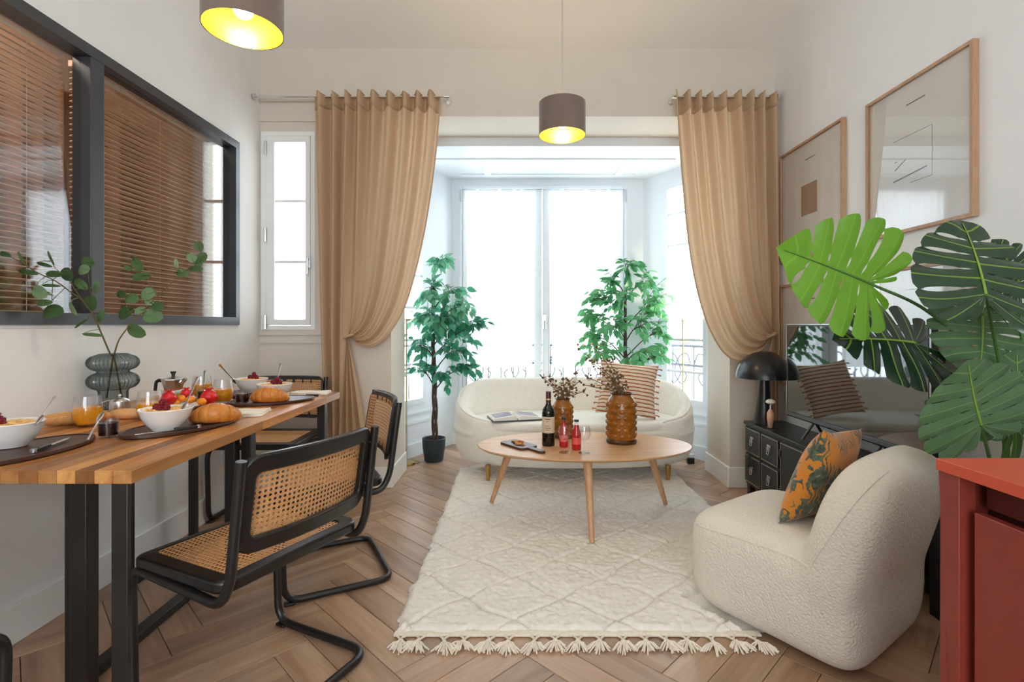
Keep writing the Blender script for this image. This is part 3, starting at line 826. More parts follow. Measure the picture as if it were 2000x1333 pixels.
# subdivide the rings so they bend
def dens(outer, inner, n=6):
    o2, i2 = [], []
    for k in range(len(outer)):
        j = (k+1) % len(outer)
        q = n if math.hypot(outer[j][0]-outer[k][0], outer[j][1]-outer[k][1]) > .06 else 1
        for r in range(q):
            t = r/q
            o2.append((outer[k][0]+(outer[j][0]-outer[k][0])*t, outer[k][1]+(outer[j][1]-outer[k][1])*t)); i2.append((inner[k][0]+(inner[j][0]-inner[k][0])*t, inner[k][1]+(inner[j][1]-inner[k][1])*t))
    return o2, i2
bo, bi = dens(bo, bi)
m = MB(); m.ring(bo, bi, 0, .024, lambda x, z, t: backmap(x, z, t)); m.build('backrest_frame', M['black'], ch, bevel=.006, seg=2)
m = cane_grid(lambda u, v: Vector(backmap(-.238+u*.476, .582+v*.236, .0246)), .476, .236, 24, 8); m.build('cane_back', M['cane'], ch, auto=0)
for s in (-1, 1):
    m = MB()
    for z in (.63, .78):
        p = Vector(backmap(s*.245, z, .0)); q = Vector((s*hwc, -.085+(.835-z)*.134, z)); m.tube([q, p+Vector((0, .006, 0))], .006, 8)
    m.build('bolt', M['black'], ch)
def rot_of(F): return math.atan2(-F[0], F[1])
ch.rotation_euler = (0, 0, rot_of((-.9, .43)))
dup(ch, (-.752, 2.605, 0), rot_of((-.88, -.46)), 'black cantilever cane chair turned edge-on beyond the nearest chair, at the table side', chairs_group)
dup(ch, (-1.60, 3.50, 0), rot_of((0, -1)), 'black cantilever cane chair at the far table end, its cane back below the tall casement', chairs_group)
dup(ch, (-1.525, .84, 0), rot_of((0, 1)), 'black cantilever chair at the near table end, only a seat corner in view', chairs_group)

# ------------------------------------------------------------------ coffee table
CT = (.42, 3.215); CZ = .45
ct = thing('coffee_table', 'oval oak coffee table on three splayed legs standing on the rug', 'table', (CT[0], CT[1], 0))
nE = 72
el = lambda a, b: [(a*math.cos(2*PI*k/nE), b*math.sin(2*PI*k/nE)) for k in range(nE)]
m = MB(); prof = [(-.012, CZ-.021), (0.0, CZ-.004), (-.002, CZ)]
o1, o2, o3 = el(.640, .355), el(.668, .383), el(.665, .380)
vs = [(x, y, CZ-.022) for x, y in o1]+[(x, y, CZ-.005) for x, y in o2]+[(x, y, CZ) for x, y in o3]
n = nE; fs = [tuple(range(n-1, -1, -1)), tuple(range(2*n, 3*n))]+[(k, (k+1) % n, n+(k+1) % n, n+k) for k in range(n)]+[(n+k, n+(k+1) % n, 2*n+(k+1) % n, 2*n+k) for k in range(n)]
m.add(vs, fs); m.build('tabletop', M['oak'], ct)
for (bx, by, tx, ty) in ((-.17, 3.40, -.035, 3.30), (.975, 3.36, .84, 3.29), (.405, 2.765, .405, 2.95)):
    m = MB(); m.tube([(bx, by, .022), (tx, ty, CZ-.022)], lambda t: .0135+.013*t, 14); m.build('leg', M['oakleg'], ct, world=True)

# ------------------------------------------------------------------ sofa
M['boucle_sofa'] = plain('ivory_boucle', srgb(240, 236, 226), .95, var=.03, vscale=40, bump=.35, bscale=260, bdist=.004, sheen=.3, spec=.1)
sofa = thing('sofa', 'ivory curved sofa with sloping wrap-around arms on brass legs, under the bay window', 'sofa', (.46, 4.20, 0))
def sup(a, b, th, e=2.6):
    c, s = math.cos(th), math.sin(th)
    return (a*math.copysign(abs(c)**(2/e), c), b*math.copysign(abs(s)**(2/e), s))
NS = 96
def ringz(specs):
    """stack of (a, b, z, e)"""
    m = MB(); vs = []; fs = []
    for (a, b_, z, e, oy) in specs:
        for k in range(NS):
            x, y = sup(a, b_, 2*PI*k/NS, e); vs.append((x, y+oy, z))
    for i in range(len(specs)-1):
        for k in range(NS): fs.append((i*NS+k, i*NS+(k+1) % NS, (i+1)*NS+(k+1) % NS, (i+1)*NS+k))
    fs.append(tuple(range(NS-1, -1, -1))); fs.append(tuple((len(specs)-1)*NS+k for k in range(NS)))
    m.add(vs, fs); return m
e_ = 2.35
ringz([(.80, .33, .125, e_, 0), (.89, .39, .13, e_, 0), (.925, .425, .15, e_, 0), (.955, .44, .22, e_, 0), (.965, .445, .32, e_, 0), (.955, .44, .385, e_, 0), (.90, .40, .40, e_, 0)]).build('base', M['boucle_sofa'], sofa, auto=0)
# wrap-around backrest: cross-section swept round the footprint
def shell(u, w_):
    th = math.radians(-56+292*u)           # from right front, round the back, to left front
    a = abs(u-.5)*2                        # 0 back, 1 arm tip
    top = .735 if a < .30 else .735-.27*(lambda t: t*t*(3-2*t))(min(1, (a-.30)/.70))
    if a > .93: top -= .05*((a-.93)/.07)**2
    thick = .13-.02*a
    x, y = sup(.965, .445, th, e_); nx, ny = sup(1, 1, th, 2); L = math.hypot(x/.965**2, y/.445**2); n = Vector((x/.965**2/L, y/.445**2/L, 0))
    # section: outer bottom -> outer top -> inner top -> inner bottom
    sec = [(0, .30), (.012, .42), (.004, .52), (-.008, .9), (-.03, .97), (-.065, 1.0), (-.10, .975), (-.125, .90), (-.15, .60), (-.17, .40)]
    q = w_*(len(sec)-1); i = min(int(q), len(sec)-2); f = q-i
    o = sec[i][0]*(1-f)+sec[i+1][0]*f; h = sec[i][1]*(1-f)+sec[i+1][1]*f
    z0 = .33; z = z0+(top-z0)*max(0, (h-.30)/.70)
    p = Vector((x, y, 0))+n*(o*thick/.13)
    if y < 0 and a > .85: p += Vector((0, .05*(a-.85)/.15, 0))
    p.z = z; return p
m = MB(); m.grid(shell, 120, 27)
ends = MB()
W = 121
for i in (0, 120):
    loop = [m.v[j*W+i] for j in range(28)]
    c0 = Vector(loop[0])*.5+Vector(loop[-1])*.5
    d = Vector(m.v[13*W+i])-Vector(m.v[13*W+(1 if i == 0 else 119)]); d.z = 0; d.normalize()
    mid = [tuple(Vector(p)*.7+(Vector(loop[0])+Vector(loop[-1]))*.15+d*.018) for p in loop]
    b0 = m.add(loop+mid, [(k, k+1, 28+k+1, 28+k) for k in range(27)]+[tuple(28+k for k in range(28))])
bk = m.build('backrest', M['boucle_sofa'], sofa, auto=0)
# crease piping along the outer arm tops
for rng in ((.02, .30), (.70, .98)):
    path = [shell(rng[0]+(rng[1]-rng[0])*k/40, 4.0/9)+Vector((0, 0, .003)) for k in range(41)]
    m = MB(); m.tube(path, .005, 6); m.build('piping', M['boucle_sofa'], sofa)
ringz([(.81, .32, .385, 2.5, -.05), (.835, .345, .40, 2.5, -.055), (.84, .35, .43, 2.5, -.055), (.825, .34, .452, 2.5, -.055), (.78, .30, .46, 2.5, -.05), (.4, .15, .463, 2.4, -.03)]).build('seat_cushion', M['boucle_sofa'], sofa, auto=0)
for (x, y) in ((-.68, -.33), (.68, -.33), (-.66, .30), (.66, .30)):
    m = MB(); m.lathe([(0, 0.022), (.013, .022), (.022, .14), (0, .14)], 16, (x, y, 0)); m.build('leg', M['brass'], sofa)

# pillows
def pillow(w_, h_, t_, n=26, pinch=.10):
    m = MB()
    for sg in (1, -1):
        def f(u, v):
            x, y = u*2-1, v*2-1
            k = max(0, (1-abs(x)**2.6))*max(0, (1-abs(y)**2.6))
            sx = 1-pinch*(1-abs(x)**2)*abs(y)**3*0-pinch*(1-y*y)*abs(x)**1
            sy = 1-pinch*(1-x*x)*abs(y)
            return Vector((x*w_/2*sx, y*h_/2*sy, sg*t_/2*k**.5+.002*sg*math.sin(9*x+5*y)*k))
        m.grid(f, n, n)
    return m
def stripe_mat():
    t = NT('rust_stripe_linen'); c = t.n('ShaderNodeTexCoord'); sp = t.n('ShaderNodeSeparateXYZ'); t.l(c.outputs['Object'], sp.inputs[0])
    nz = t.noise(None, 30, 2); t.l(c.outputs['Object'], nz.inputs[0])
    q = t.math('ADD', t.math('MULTIPLY', sp.outputs[1], 34), t.math('MULTIPLY', nz.outputs[0], .35))
    f = t.math('FRACT', q); m_ = t.math('LESS_THAN', f, .34)
    t.l(t.mix(m_, srgb(228, 210, 190), srgb(170, 102, 62)), t.b.inputs['Base Color']); t.set(Roughness=.9)
    t.bump(t.noise(None, 200, 2).outputs[0], .3, .002); return t.m
t = thing('striped_cushion', 'cream cushion with rust stripes leaning in the right corner of the sofa', 'cushion', (.865, 4.09, .472))
o = pillow(.47, .45, .15).build('cover', stripe_mat(), t, auto=0)
R_ = Matrix.Rotation(math.radians(-8), 4, 'Z') @ Matrix.Rotation(math.radians(68), 4, 'X') @ Matrix.Rotation(math.radians(-6), 4, 'Z')
PM = Matrix.Translation((.02, .02, .215)) @ R_; o.matrix_local = PM
tm = plain('rust_tassel', srgb(184, 112, 62), .9)
for s in (-1, 1):
    for k in range(9):
        yy = -.19+.38*k/8; x = s*(.235*(1-.10*(1-(yy/.225)**2)))
        m = MB(); m.tube([(x, yy, 0), (x+s*.012, yy, .0)], .004, 6); m.ell((x+s*.016, yy, 0), (.007, .006, .006), 8, 5); m.tube([(x+s*.016, yy, 0), (x+s*.034, yy-.004, -.002)], lambda q: .004+.003*q, 6)
        tt = m.build('tassel', tm, t); tt.matrix_local = PM

# ------------------------------------------------------------------ boucle armchair
def boucle(name, c):
    t = NT(name); v = t.coord()
    vo = t.n('ShaderNodeTexVoronoi'); vo.inputs['Scale'].default_value = 105; t.l(v, vo.inputs['Vector'])
    nz = t.noise(v, 160, 4)
    hgt = t.math('ADD', t.math('MULTIPLY', vo.outputs['Distance'], -1.0), t.math('MULTIPLY', nz.outputs[0], .6))
    a = tuple(x*.90 for x in c[:3])+(1,)
    t.l(t.ramp(hgt, [(-.3+.3, a), (.5, c)]), t.b.inputs['Base Color']); t.set(Roughness=.95)
    t.b.inputs['Sheen Weight'].default_value = .3; t.b.inputs['Specular IOR Level'].default_value = .1
    t.bump(hgt, .7, .005); return t.m
M['boucle'] = boucle('cream_boucle', srgb(238, 228, 212))
F = Vector((-.58, .815, 0)).normalized(); Wd = Vector((.815, .58, 0)).normalized()
ac = thing('armchair', 'cream boucle slipper chair with a rounded back, on the rug corner near the red cabinet', 'armchair', (1.192, 2.115, 0), math.atan2(F.y, F.x))
# local: x forward (F), y left (-W), z up
def se(c, r, e1, e2, M3=None, n=40, k=24):
    """superellipsoid"""
    m = MB(); sgn = lambda q, e: math.copysign(abs(q)**e, q)
    def f(u, v):
        a = 2*PI*u; ph = -PI/2+PI*v
        p = Vector((r[0]*sgn(math.cos(ph), e1)*sgn(math.cos(a), e2), r[1]*sgn(math.cos(ph), e1)*sgn(math.sin(a), e2), r[2]*sgn(math.sin(ph), e1)))
        if M3 is not None: p = M3 @ p
        return Vector(c)+p
    m.grid(f, n, k, True); return m
body = MB()
q = se((.03, 0, .208), (.335, .345, .207), .34, .34); body.add(q.v, q.f)
rm = Matrix.Rotation(math.radians(-15), 3, 'Y')
q = se((-.245, 0, .405), (.115, .365, .345), .62, .45, rm); body.add(q.v, q.f)
q = se((-.16, 0, .20), (.17, .352, .199), .36, .36); body.add(q.v, q.f)
# taper the foot
vs = []
for (x, y, z) in body.v:
    k = max(0, (.22-z)/.22); vs.append((x*(1-.05*k*k), y*(1-.05*k*k), max(.001, z)))
body.v = vs
bo_ = body.build('upholstery', M['boucle'], ac, clean=True, auto=0)
rmod = bo_.modifiers.new('weld', 'REMESH'); rmod.mode = 'VOXEL'; rmod.voxel_size = .016; rmod.use_smooth_shade = True
smd = bo_.modifiers.new('soft', 'SMOOTH'); smd.factor = .6; smd.iterations = 14
dg = bpy.context.evaluated_depsgraph_get(); ev = bo_.evaluated_get(dg); me2 = bpy.data.meshes.new_from_object(ev)
bo_.modifiers.clear(); bo_.data = me2; bo_.data.polygons.foreach_set('use_smooth', [True]*len(me2.polygons))
if not me2.materials: me2.materials.append(M['boucle'])
bv = BVHTree.FromPolygons([v.co.copy() for v in me2.vertices], [tuple(p.vertices) for p in me2.polygons])
def cast(o, d):
    h = bv.ray_cast(Vector(o), Vector(d).normalized()); return h[0]
for s in (1, -1):
    paths = []
    pa = [cast((x, s*1.0, .365-.02*max(0, (x-.1)/.3)), (0, -s, 0)) for x in [(.30-.48*k/30) for k in range(31)]]
    pb = [cast((x, s*1.0, z), (0, -s, 0)) for x, z in [(-.18-.185*k/26, .365+.36*k/26) for k in range(27)]]
    pc = [cast((x, s*1.0, z), (0, -s, 0)) for x, z in [(-.18-.02*k/20, .355-.30*k/20) for k in range(21)]]
    m = MB()
    for pth in (pa, pb, pc):
        pth = [p+Vector((0, s*.0005, 0)) for p in pth if p is not None]
        if len(pth) > 2: m.tube(pth, .0042, 6)
    m.build('seam', M['boucle'], ac)

def palm_mat():
    t = NT('palm_print'); v = t.coord()
    vo = t.n('ShaderNodeTexVoronoi'); vo.inputs['Scale'].default_value = 9; t.l(v, vo.inputs['Vector'])
    nz = t.noise(v, 26, 3, .6, 1.5)
    wv = t.n('ShaderNodeTexWave'); wv.inputs['Scale'].default_value = 16; wv.inputs['Distortion'].default_value = 14; wv.inputs['Detail'].default_value = 2; t.l(v, wv.inputs['Vector'])
    d = t.math('ADD', vo.outputs['Distance'], t.math('MULTIPLY', t.math('SUBTRACT', wv.outputs['Fac'], .5), .35))
    m1 = t.math('LESS_THAN', d, .56)
    col = t.mix(m1, srgb(206, 128, 36), t.ramp(nz.outputs[0], [(.35, srgb(44, 58, 52)), (.6, srgb(96, 106, 84))]))
    m2 = t.math('LESS_THAN', t.math('ADD', d, t.math('MULTIPLY', nz.outputs[0], .2)), .18)
    col = t.mix(m2, col, srgb(206, 190, 160))
    t.l(col, t.b.inputs['Base Color']); t.set(Roughness=.8); t.b.inputs['Sheen Weight'].default_value = .3; return t.m
t = thing('palm_cushion', 'orange cushion printed with dark palm fronds, leaning on the armchair back', 'cushion', (1.232, 2.098, .425))
o = pillow(.38, .42, .14).build('cover', palm_mat(), t, auto=0)
zax = F*.93+Vector((0, 0, .36)); zax.normalize(); xax = Vector((0, 0, 1)).cross(zax).normalized(); yax = zax.cross(xax)
Mx = Matrix((xax, yax, zax)).transposed().to_4x4()
o.matrix_local = Matrix.Translation((.01, -.01, .165)) @ Mx @ Matrix.Rotation(math.radians(6), 4, 'Z')

# ------------------------------------------------------------------ black console, television
KX, KY0, KY1, KZ = 1.605, 2.24, 3.615, .525
con = thing('tv_console', 'low black lacquered console with drawers and doors along the picture wall', 'cabinet', ((KX+1.88)/2, (KY0+KY1)/2, 0))
b = MB(); b.box(KX+.006, 1.875, KY0+.01, KY1-.01, .09, KZ-.022)
b.build('carcass', M['console'], con, world=True, bevel=.003)
MB().box(KX-.006, 1.88, KY0, KY1, KZ-.022, KZ).build('top', M['black'], con, world=True, bevel=.003)
for yy in (KY0+.04, KY1-.04):
    for xx in (KX+.03, 1.85): MB().box(xx-.02, xx+.02, yy-.02, yy+.02, 0, .09).build('foot', M['console'], con, world=True, bevel=.003)
def front(nm, ya, yb, za, zb, knob):
    d = MB().box(KX-.006, KX+.008, ya, yb, za, zb).build(nm, M['console'], con, world=True, bevel=.003)
    m = MB(); m.ring([(ya+.004, za+.004), (yb-.004, za+.004), (yb-.004, zb-.004), (ya+.004, zb-.004)], [(ya+.008, za+.008), (yb-.008, za+.008), (yb-.008, zb-.008), (ya+.008, zb-.008)], 0, 1, lambda x, y, z: (KX-.0072+.002*z, x, y))
    f = m.build('rubbed_edge', M['rubline'], con, world=True, smooth=False); f.parent = d
    y = (ya+yb)/2; z = (za+zb)/2
    m = MB()
    if knob == 'drawer':
        m.box(KX-.009, KX-.006, y-.022, y+.022, z-.002, z+.034); m.box(KX-.013, KX-.009, y-.006, y+.006, z-.012, z+.03)
        m.tube(fillet([(KX-.012, y-.016, z+.02), (KX-.016, y-.014, z-.026), (KX-.016, y+.014, z-.026), (KX-.012, y+.016, z+.02)], .012, 4), .0032, 6)
        h = m.build('handle', M['steel'], con, world=True)
    else:
        for q in (za+.07, zb-.07): m.box(KX-.010, KX-.005, (ya if knob == 'hl' else yb)-.012, (ya if knob == 'hl' else yb)+.012, q-.022, q+.022)
        h = m.build('hinge', M['black'], con, world=True)
    h.parent = d
for (ya, yb) in ((3.375, 3.595), (3.14, 3.36), (2.53, 2.76) if False else (2.52, 2.545)):
    if yb-ya < .1: continue
    front('drawer', ya, yb, .318, .488, 'drawer'); front('drawer', ya, yb, .112, .300, 'drawer')
front('door', 2.84, 3.115, .112, .488, 'hr'); front('door', 2.555, 2.825, .112, .488, 'hl')
for (ya, yb) in ((2.27, 2.54),):
    front('drawer', ya, yb, .318, .488, 'drawer'); front('drawer', ya, yb, .112, .300, 'drawer')
t = thing('tassel', 'black tassel hanging from the top far drawer handle of the console', 'tassel', (KX-.022, 3.485, .37))
m = MB(); m.tube(fillet([(0, -.004, .012), (-.004, 0, -.03), (-.002, .001, -.05)], .01, 4), .0018, 6); m.ell((-.002, 0, -.055), (.009, .009, .010), 10, 6); m.build('loop', M['black'], t)
m = MB()
for k in range(24):
    a = 2*PI*k/24; m.tube([(-.002+.006*math.cos(a), .006*math.sin(a), -.058), (-.002+.012*math.cos(a), .014*math.sin(a), -.135)], .0022, 5)
m.build('skirt', M['black'], t)

TVX = 1.70
tv = thing('television', 'large flat black television standing on the console', 'television', (TVX, 2.635, KZ))
ty0, ty1, tz0, tz1 = 2.10, 3.22, .635, 1.205
MB().box(TVX, TVX+.03, ty0, ty1, tz0, tz1).build('casing', M['black'], tv, world=True, bevel=.004)
scr = NT('dark_screen'); scr.set(Roughness=.03, Base_Color=(.004, .005, .006, 1)); scr.b.inputs['IOR'].default_value = 2.1
MB().box(TVX-.003, TVX, ty0+.012, ty1-.012, tz0+.03, tz1-.012).build('screen', scr.m, tv, world=True, smooth=False)
MB().box(TVX-.005, TVX+.001, ty0, ty1, tz0-.002, tz0+.026).build('chin', plain('grey_metal', srgb(92, 98, 106), .3, .6), tv, world=True, bevel=.002)
m = MB(); m.ring([(ty0, tz0), (ty1, tz0), (ty1, tz1), (ty0, tz1)], [(ty0+.004, tz0+.004), (ty1-.004, tz0+.004), (ty1-.004, tz1-.004), (ty0+.004, tz1-.004)], 0, 1, lambda x, y, z: (TVX-.005+.005*z, x, y)); m.build('bezel', M['steel'], tv, world=True, smooth=False)
for yy in (2.40, 2.95):
    m = MB(); m.tube([(TVX+.015, yy, tz0+.01), (TVX-.045, yy+.02, KZ+.009)], .008, 8); m.tube([(TVX+.015, yy, tz0+.01), (TVX+.09, yy+.02, KZ+.009)], .008, 8); m.build('foot', M['blackmetal'], tv, world=True)

t = thing('table_lamp', 'black mushroom table lamp with a dome shade on the console', 'lamp', (1.675, 3.475, KZ))
bl = plain('satin_black', srgb(28, 29, 32), .28, var=.05)
m = MB(); m.lathe([(0, 0), (.064, 0), (.066, .01), (.052, .10), (.040, .22), (.034, .31), (.03, .34), (0, .34)], 32); m.build('stem', bl, t)
dome = [(0.178*math.cos(a), .315+.182*math.sin(a)) for a in [PI/2*k/14 for k in range(15)]]; dome[-1] = (0, dome[-1][1])
inn = [(0.174*math.cos(a), .316+.177*math.sin(a)) for a in [PI/2*k/14 for k in range(15)]][::-1]; inn[0] = (0, inn[0][1])
m = MB(); m.lathe(inn[::-1], 40); m.lathe(dome, 40); m.lathe([(.174, .316), (.178, .315)], 40); m.build('shade', bl, t)

t = thing('spray_bottle', 'small peach bottle with a white flower top beside the lamp', 'bottle', (1.65, 3.335, KZ))
m = MB(); m.prism(rrect(.036, .036, .006), 0, .045); m.build('glass_base', clear_glass('thick_glass', (.9, .93, .95, 1), 1.5, 0, .05), t)
m = MB(); m.lathe([(0, .004), (.013, .004), (.018, .046), (.021, .06), (.021, .10), (.012, .118), (.007, .125), (0, .125)], 20); m.build('body', plain('peach_liquid', srgb(214, 160, 128), .3), t)
m = MB(); m.lathe([(0, .125), (.005, .125), (.005, .15), (0, .15)], 12); m.tube([(0, 0, .148), (.006, .003, .165)], .004, 6); m.build('stem', M['porcelain'], t)
m = MB(); m.lathe([(0, .165), (.02, .162), (.03, .17), (.026, .182), (.012, .19), (0, .191)], 16, (0, 0, 0), rib=lambda a, z: 1+.14*math.sin(8*a)); m.build('flower_top', plain('cream_petals', srgb(240, 228, 218), .8), t)

t = thing('cable', 'black cable lying on the console below the television', 'cable', (1.635, 2.80, KZ))
m = MB(); m.tube(smooth_path([(-.02, .14, .004), (-.02, .06, .004), (.02, .0, .004), (-.015, -.08, .006), (.0, -.16, .004), (-.02, -.24, .01), (.02, -.30, .004)], 8), .0035, 6)
m.build('lead', M['black'], t)

# ------------------------------------------------------------------ red cabinet in the right foreground
rc = thing('red_cabinet', 'brick red kitchen cabinet unit with a matching top at the right edge', 'cabinet', (1.3, .75, 0))
rx, ry = .943, 1.154
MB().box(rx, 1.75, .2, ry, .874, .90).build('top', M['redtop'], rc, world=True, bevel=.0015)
MB().box(rx, rx+.0005, .2, ry, .874, .8995) if False else None
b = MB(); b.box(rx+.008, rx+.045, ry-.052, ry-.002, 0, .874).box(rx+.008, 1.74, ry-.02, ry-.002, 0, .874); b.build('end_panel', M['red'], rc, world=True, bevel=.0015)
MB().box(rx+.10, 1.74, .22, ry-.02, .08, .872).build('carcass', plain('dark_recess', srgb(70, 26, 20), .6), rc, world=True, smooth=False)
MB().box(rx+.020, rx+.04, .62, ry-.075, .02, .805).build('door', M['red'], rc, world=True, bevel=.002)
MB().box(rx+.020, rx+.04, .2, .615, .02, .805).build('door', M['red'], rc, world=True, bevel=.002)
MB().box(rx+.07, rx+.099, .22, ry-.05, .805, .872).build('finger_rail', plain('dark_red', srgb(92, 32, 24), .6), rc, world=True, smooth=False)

# ------------------------------------------------------------------ pendant lamps
def pendant(lab, x, y, zb, zc):
    t = thing('pendant_lamp', lab, 'lamp', (x, y, zb), 0, 'velvet drum pendants'); h = .172; r = .125
    m = MB(); m.lathe([(r, 0), (r, h)], 48); m.lathe([(r-.002, .0), (r, 0)], 48); m.lathe([(r-.002, h), (r, h)], 48); m.build('shade', M['shade'], t)
    m = MB(); m.lathe([(r-.003, .001), (r-.003, h-.001)], 48); m.build('lining', M['gold'], t)
    m = MB()
    for k in range(3):
        a = 2*PI*k/3+.5; m.tube([(.02*math.cos(a), .02*math.sin(a), h-.03), ((r-.004)*math.cos(a), (r-.004)*math.sin(a), h-.006)], .0022, 6)
    m.ring([(.022*math.cos(2*PI*k/20), .022*math.sin(2*PI*k/20)) for k in range(20)], [(.018*math.cos(2*PI*k/20), .018*math.sin(2*PI*k/20)) for k in range(20)], h-.034, h-.028); m.build('spider', M['brass'], t)
    m = MB(); m.lathe([(0, h-.055), (.018, h-.055), (.018, h), (.008, h+.03), (0, h+.03)], 16); m.build('socket', M['brass'], t)
    m = MB(); m.ell((0, 0, .075), (.032, .032, .036), 16, 10); m.build('bulb', M['bulb'], t)
    m = MB(); m.tube([(0, 0, h+.025), (0, 0, zc-zb-.02)], .0035, 8); m.build('cord', M['cord'], t)
    m = MB(); m.lathe([(0, zc-zb-.025), (.05, zc-zb-.025), (.05, zc-zb), (0, zc-zb)], 24); m.build('ceiling_rose', M['brasslight'], t)
pendant('taupe drum pendant hanging in the middle of the room before the bay', .242, 2.75, 2.217, 3.60)
pendant('taupe drum pendant hanging over the dining table', -.92, 1.72, 2.19, 3.60)

# ------------------------------------------------------------------ pictures on the right wall
def picture(lab, ya, yb, za, zb, art):
    t = thing('framed_print', lab, 'picture', (WR-.015, (ya+yb)/2, (za+zb)/2), 0, 'oak framed prints')
    d = .028; f = .016; X = WR
    for (a, c, e, g) in ((ya, ya+f, za, zb), (yb-f, yb, za, zb), (ya+f, yb-f, za, za+f), (ya+f, yb-f, zb-f, zb)):
        MB().box(X-d, X-.001, a, c, e, g).build('frame_bar', M['frameoak'], t, world=True, smooth=False, bevel=.001, seg=1)
    MB().box(X-.012, X-.006, ya+f, yb-f, za+f, zb-f).build('print', M['paper'], t, world=True, smooth=False)
    MB().box(X-.021, X-.019, ya+f, yb-f, za+f, zb-f).build('glazing', M['picglass'], t, world=True, smooth=False)
    ink = MB(); cy2, cz2 = (ya+yb)/2, (za+zb)/2; w2, h2 = yb-ya, zb-za
    XX = X-.0125
    def dash(y, z, L, th=.006): ink.box(XX, XX+.0005, y-L/2, y+L/2, z-th/2, z+th/2)
    def line(p, q, th=.002):
        p = Vector((XX, *p)); q = Vector((XX, *q)); dd = (q-p).normalized(); nn = Vector((0, -dd.z, dd.y))*th
        ink.obox(p-nn/2, q-p, nn, Vector((.0005, 0, 0)))
    yy = cy2+.055
    for k in range(11):
        L = rnd.uniform(.006, .011); dash(yy-L/2, zb-.115*h2/.73, L); yy -= L+.002
    if art == 0:
        line((cy2-.10, cz2+.10), (cy2-.10, cz2-.13)); line((cy2-.10, cz2+.10), (cy2+.14, cz2+.10)); line((cy2-.10, cz2-.13), (cy2+.03, cz2-.13))
        line((cy2-.07, cz2-.08), (cy2+.14, cz2-.10), .006); line((cy2+.06, cz2-.01), (cy2+.13, cz2-.045), .006); line((cy2+.115, cz2-.003), (cy2+.13, cz2-.006), .006)
    o = ink.build('line_drawing', M['ink'], t, world=True, smooth=False)
    if art == 1:
        MB().box(XX, XX+.0005, cy2-.08, cy2+.10, cz2-.10, cz2+.10).build('tan_square', M['inktan'], t, world=True, smooth=False)
picture('oak framed print with a thin line drawing, large upper picture right of the tan-square one', 2.104, 2.754, 1.648, 2.38, 0)
picture('oak framed print with a small tan square, upper picture next to the right curtain', 2.95, 3.654, 1.635, 2.40, 1)
picture('oak framed print in the lower row above the television left end', 2.95, 3.654, .78, 1.48, 2)
picture('oak framed print in the lower row half hidden behind the monstera', 2.104, 2.754, .78, 1.48, 2)
# ------------------------------------------------------------------ ficus trees
M['ficus'] = leafmat('ficus_leaf', srgb(44, 130, 98), srgb(140, 206, 168), .45, .35)
M['ficus2'] = leafmat('ficus_leaf_light', srgb(40, 120, 80), srgb(116, 186, 122), .45, .35)
M['bark'] = plain('braided_bark', srgb(76, 58, 50), .9, var=.25, vscale=30, bump=.4, bscale=50)
M['pot'] = plain('charcoal_pot', srgb(40, 52, 60), .5, var=.04)
M['soil'] = plain('soil', srgb(70, 60, 50), 1, var=.3, vscale=60, bump=.5)
def ficus_leaf_mesh():
    m = MB(); n = 6; L = 1.0; vs = []; fs = []
    for i in range(n+1):
        t = i/n; wv = .27*math.sin(PI*min(1, t**.80))**.9*(1-.25*t) if 0 < t < 1 else 0
        z = -.22*t*t+.02
        vs += [(-wv, t*L, z+.10*wv), (0, t*L, z), (wv, t*L, z+.10*wv)]
    for i in range(n):
        a = i*3
        fs += [(a, a+1, a+4, a+3), (a+1, a+2, a+5, a+4)]
    m.add(vs, fs); return m
flm = ficus_leaf_mesh()
